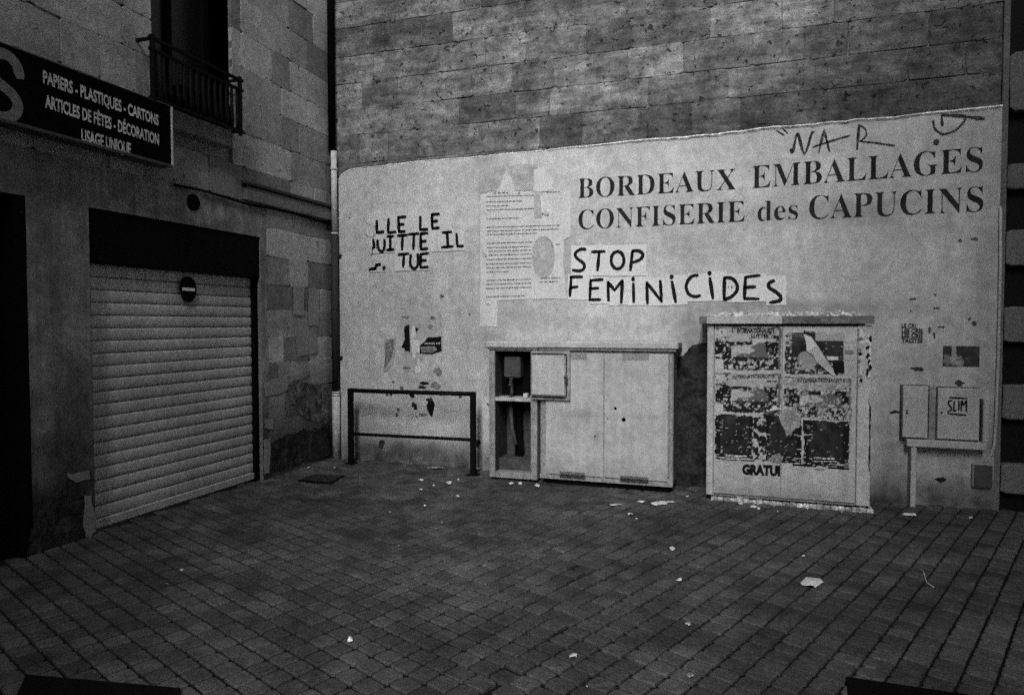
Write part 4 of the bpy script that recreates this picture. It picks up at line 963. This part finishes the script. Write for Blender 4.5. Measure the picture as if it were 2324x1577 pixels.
for x, y, a, b, m_ in ((258, 145, 20, 8, 'scrap'), (382, 148, 16, 7, 'scrap'), (372, 190, 14, 12, 'scrap'), (408, 400, 28, 20, 'scrap'), (340, 458, 26, 9, 'ink'), (400, 470, 28, 16, 'scrap'), (262, 385, 22, 8, 'scrap'), (310, 395, 18, 20, 'paper'), (296, 330, 12, 10, 'paper'), (376, 575, 20, 42, 'ink'), (302, 570, 10, 14, 'ink'), (214, 608, 6, 10, 'ink'), (196, 450, 9, 7, 'scrap'), (186, 508, 8, 8, 'ink'), (285, 517, 14, 9, 'ink'), (335, 605, 22, 6, 'scrap'), (360, 535, 10, 9, 'ink'), (318, 370, 10, 26, 'paper_old')):
    u, zz = KR(x, y); poly('scrap', 'w', blob(u, zz, a/460, b/460, 11, .4, rc), .0080+.0003*rc.random(), .0008, m_, rg2)
lettering('w', 'FORCE DE', KR(346, 274), KR(420, 272), .018, .0084, 'paper', rg2, 'lettering', .02, split=False)

# ------------------------------------------------------------------ right hand meter boxes
Y3 = -.10
hs = thing('meter_box_housing', (6.3, -.06, 0), 'rendered ledge and leg carrying two flush meter boxes at the right', 'box housing')
lx0, lx1 = cw(2058, 1010, -.13)[0], cw(2241, 1010, -.13)[0]; lz0, lz1 = cw(2150, 1018, -.13)[1], cw(2150, 1001, -.13)[1]
box('ledge', lx0, lx1, -.135, .0, lz0, lz1, 'box_l', hs, .008)
box('side_cheek', cw(2229, 950, Y3)[0], cw(2240, 950, Y3)[0]+.01, -.135, .0, lz1+.001, cw(2232, 905, Y3)[1], 'box_l', hs, .008)
box('leg', cw(2066, 1080, -.11)[0], cw(2079, 1080, -.11)[0], -.125, .0, gz(6)-.05, lz0-.001, 'box_l', hs, .006)
box('mullion', cw(2108, 930, -.05)[0], cw(2124, 930, -.05)[0], -.06, .0, lz1+.001, cw(2110, 875, -.05)[1], 'cab_d', hs, .005)
for nm, xa_, xb_, ya_, yb_, lab in (('meter_box', 2049, 2106, 875, 996, 'narrow pale meter box, left one of the pair on the ledge'), ('meter_box', 2128, 2223, 880, 1001, 'wide meter box with SLIM written on its door')):
    r_ = thing(nm, (cw(xa_, 900, Y3)[0], -.05, 1), lab, 'meter box', 'meter boxes on the ledge')
    u0, u1 = cw(xa_, 930, Y3)[0], cw(xb_, 930, Y3)[0]; z0_, z1_ = max(cw(xa_, yb_, Y3)[1], lz1+.002), cw(xa_, ya_, Y3)[1]
    box('case', u0-.007, u1+.007, -.075, -.003, z0_, z1_+.006, 'grime', r_, .003)
    dr = box('door', u0, u1, -.105, -.076, z0_+.012, z1_, 'box_l', r_, .004)
    kx_, kz_ = cw(xa_+9, 937 if xa_ < 2100 else 936, Y3-.006)
    box('lock', kx_-.008, kx_+.010, -.110, -.1055, kz_-.008, kz_+.008, 'dark', dr, .002)
    if xa_ < 2100: box('lock', kx_-.008, kx_+.010, -.110, -.1055, kz_+.016, kz_+.028, 'dark', dr, .002)
    if xa_ > 2100:
        KS = lambda x, y: cw((2300+x/3.505)*.9296, (850+y/3.505)*.9296, -.106)
        mb = MB(); strokes(mb, 'w', [[KS(63, 422), KS(213, 430)], [KS(50, 560), KS(202, 572)]], .016, .1062, rc)
        strokes(mb, 'w', [[KS(85, 448), KS(58, 452), KS(55, 478), KS(78, 505), KS(76, 530), KS(48, 542)], [KS(105, 450), KS(98, 535), KS(122, 533)], [KS(145, 450), KS(143, 530)], [KS(165, 535), KS(168, 450), KS(186, 492), KS(206, 445), KS(208, 540)]], .013, .1064, rc)
        mb.build('graffiti', 'ink', dr)
sb = thing('small_box', (6.6, -.04, .2), 'small square grey box low on the render at the right corner', 'box')
xa_, xb_ = cw(2207, 1080, -.05)[0], cw(2255, 1080, -.05)[0]; z0_, z1_ = cw(2240, 1108, -.05)[1], cw(2240, 1052, -.05)[1]
xb_ = min(xb_, 6.76)
box('case', xa_, xb_, -.05, -.004, z0_, z1_, 'cab_d', sb, .012)
box('cover', xa_+.012, xb_-.012, -.058, -.051, z0_+.014, z1_-.014, 'rail', sb, .004)
# dark photo print above the meter box
ph = thing('photo_print', (6.4, -.01, 1.25), 'dark blurred landscape photo print pasted above the meter boxes', 'print')
(u0, z1_), (u1, z0_) = W(2140, 785), W(2222, 832)
nu, nk = 60, 34; U, V = np.meshgrid(np.linspace(0, 1, nu+1), np.linspace(0, 1, nk+1)); X = U*1.7
val = .035+.05*np.clip(fbm(X, V, 5, 71), 0, 1); k = (((U-.42)/.22)**2+((V-.25)/.3)**2 < 1+1.2*fbm(X, V, 7, 72)); val[k] = .28+.3*fbm(X, V, 12, 73)[k]
k = (((U-.12)/.1)**2+((V-.3)/.3)**2 < 1+fbm(X, V, 9, 74)); val[k] = .16; val[(np.abs(U-.30) < .05) & (V > .4)] = .3
v = [(u0+(u1-u0)*U[a, b], -.0062, z0_+(z1_-z0_)*V[a, b]) for a in range(nk+1) for b in range(nu+1)]
o = obj('sheet', v, [(a*(nu+1)+b, a*(nu+1)+b+1, (a+1)*(nu+1)+b+1, (a+1)*(nu+1)+b) for a in range(nk) for b in range(nu)], 'print', ph); setattr_pts(o, 'ink', np.clip(val, .02, .5).ravel())

# ------------------------------------------------------------------ ground bits
# drain cover near the corner
q = [G(*p) for p in ((676, 1092), (712, 1078), (784, 1080), (750, 1099))]
dcv = thing('drain_cover', (q[0][0], q[0][1], 0), 'dark iron drain cover set in the pavers near the corner', 'drain cover')
cxm, cym = sum(p[0] for p in q)/4, sum(p[1] for p in q)/4
v = [(x, y, gz(x)+.010) for x, y in q]+[(x, y, gz(x)-.02) for x, y in q]
obj('frame', v, [(3, 2, 1, 0), (0, 1, 5, 4), (1, 2, 6, 5), (2, 3, 7, 6), (3, 0, 4, 7)], 'iron', dcv)
mb = MB()
for k in range(7):
    t0, t1 = (k+.3)/7.3, (k+.8)/7.3; lp = lambda a, b, t: (a[0]+(b[0]-a[0])*t, a[1]+(b[1]-a[1])*t)
    pts = [lp(q[0], q[1], t0), lp(q[3], q[2], t0), lp(q[3], q[2], t1), lp(q[0], q[1], t1)]
    pts = [(cxm+(x-cxm)*.88, cym+(y-cym)*.88) for x, y in pts]; mb.add([(x, y, gz(x)+.0145) for x, y in pts], [(0, 1, 2, 3)])
o = mb.build('grating', 'rail', dcv); o['kind'] = 'stuff'
# black plates made up to darken the lower corners of the view
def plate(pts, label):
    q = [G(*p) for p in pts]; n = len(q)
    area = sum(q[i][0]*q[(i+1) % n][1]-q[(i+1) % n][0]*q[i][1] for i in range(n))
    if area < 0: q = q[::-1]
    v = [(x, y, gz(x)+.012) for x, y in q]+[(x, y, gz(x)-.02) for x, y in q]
    o = obj('added_plate', v, [tuple(range(n))]+[(i, i+n, (i+1) % n+n, (i+1) % n) for i in range(n)], 'void'); tag(o, label, 'cover plate')  # black plate added to darken the corner of the view
plate(((1920, 1540), (2330, 1600), (2330, 1760), (1945, 1760)), 'added flat black plate darkening the view at the lower right edge')
plate(((60, 1535), (410, 1566), (395, 1700), (-20, 1700)), 'added flat black plate darkening the view at the lower left edge')
# litter: screen spots (x, y, half width px, half height px)
lit = [(1020, 1097, 8, 4), (1221, 1103, 7, 4), (1041, 1089, 3, 2), (955, 1090, 8, 3), (985, 1103, 5, 2), (955, 1112, 4, 2), (1039, 1128, 4, 2), (965, 1150, 4, 3), (1395, 1147, 20, 2), (1455, 1140, 10, 2), (1500, 1144, 22, 5), (1515, 1141, 16, 2), (1445, 1178, 4, 2), (1430, 1168, 7, 2),
       (1712, 1152, 8, 3), (1722, 1155, 5, 3), (2063, 1170, 20, 4), (2203, 1176, 7, 3), (1526, 1246, 8, 5), (1541, 1318, 9, 4), (1562, 1418, 8, 5), (1568, 1535, 10, 8), (1302, 1492, 9, 5), (795, 1454, 7, 6), (1823, 1263, 5, 2), (1765, 1162, 3, 2), (760, 1062, 4, 2), (700, 1062, 3, 2), (885, 1163, 2, 2), (1003, 1188, 2, 2),
       (1083, 1063, 14, 4), (940, 1048, 16, 3), (990, 1063, 20, 2), (1160, 1098, 8, 3), (1180, 1098, 5, 3), (870, 1042, 10, 2), (1680, 1145, 5, 2), (1560, 1128, 4, 2), (1625, 1116, 4, 3), (1850, 1140, 5, 2), (1100, 1285, 2, 2), (905, 1240, 2, 2), (1332, 1560, 3, 2), (412, 1295, 5, 2), (378, 1327, 2, 2)]
rl = random.Random(4)
for k, (x, y, a, b) in enumerate(lit):
    n = 9; pts = [(x+a*math.cos(2*math.pi*t/n)*rl.uniform(.55, 1.15), y+b*math.sin(2*math.pi*t/n)*rl.uniform(.55, 1.15)) for t in range(n)]
    g_ = [G(*p) for p in pts][::-1]; cx_, cy_ = G(x, y); h = rl.uniform(.006, .014)
    v = [(px, py, gz(px)+.005+rl.uniform(0, h)) for px, py in g_]+[(cx_, cy_, gz(cx_)+h+.006)]
    o = obj('litter', v, [(i, (i+1) % n, n) for i in range(n)], 'leaf' if (a > 3 and k not in (21, 20, 26, 30, 31, 32, 35)) else 'conc')
    tag(o, 'small crumpled scrap of pale litter lying on the dark pavers', 'litter', 'pale litter scattered on the pavers')
mb = MB()
q = [G(*p) for p in ((1816, 1325), (1830, 1313), (1862, 1315), (1869, 1324), (1850, 1336), (1845, 1332), (1822, 1331))][::-1]
v = [(x, y, gz(x)+.008+.004*(i % 2)) for i, (x, y) in enumerate(q)]; cx_, cy_ = sum(p[0] for p in q)/7, sum(p[1] for p in q)/7; v.append((cx_, cy_, .022+gz(cx_)))
tag(obj('paper_napkin', v, [(i, (i+1) % 7, 7) for i in range(7)], 'paper'), 'largest pale paper scrap, flat and square, alone on the right pavers', 'litter')
pts = [G(*p) for p in ((2088, 1294), (2096, 1299), (2099, 1310), (2100, 1316), (2104, 1324), (2112, 1330), (2119, 1335))]
tag(tube('string', [(x, y, gz(x)+.008) for x, y in pts], .0022, 'leaf', None, 6), 'thin white curl of string on the pavers at the right', 'string')

# ================================================================== unseen blocks added out of view to shape the soft light
def block(name, x0, x1, y0, y1, h, label):
    r_ = thing(name, ((x0+x1)/2, (y0+y1)/2, 0), label, 'building')
    box('light_block_body', x0, x1, y0, y1, -.3, h, 'blank', r_, 0)
    k = 0
    for face in ('s', 'n'):
        for ix in range(int((x1-x0)/2.4)):
            for iz in range(int(h/3.2)):
                xx = x0+1+ix*2.4; zz = 1+iz*3.1
                if face == 'n': box('window', xx, xx+1, y1, y1+.03, zz, zz+1.6, 'glass', r_, 0)
    return r_
block('light_block_right', 7.6, 24, -34, -12.5, 18, 'unseen pale block added behind the viewer to cut the light on the right')
block('light_block_left', -26, 3.1, -34, -12.5, 18, 'unseen pale block added behind the viewer to cut the light on the left')
block('light_block_side', 7.45, 13, -5.0, -.9, 9, 'unseen grey block added at the right to shade the end of the render')
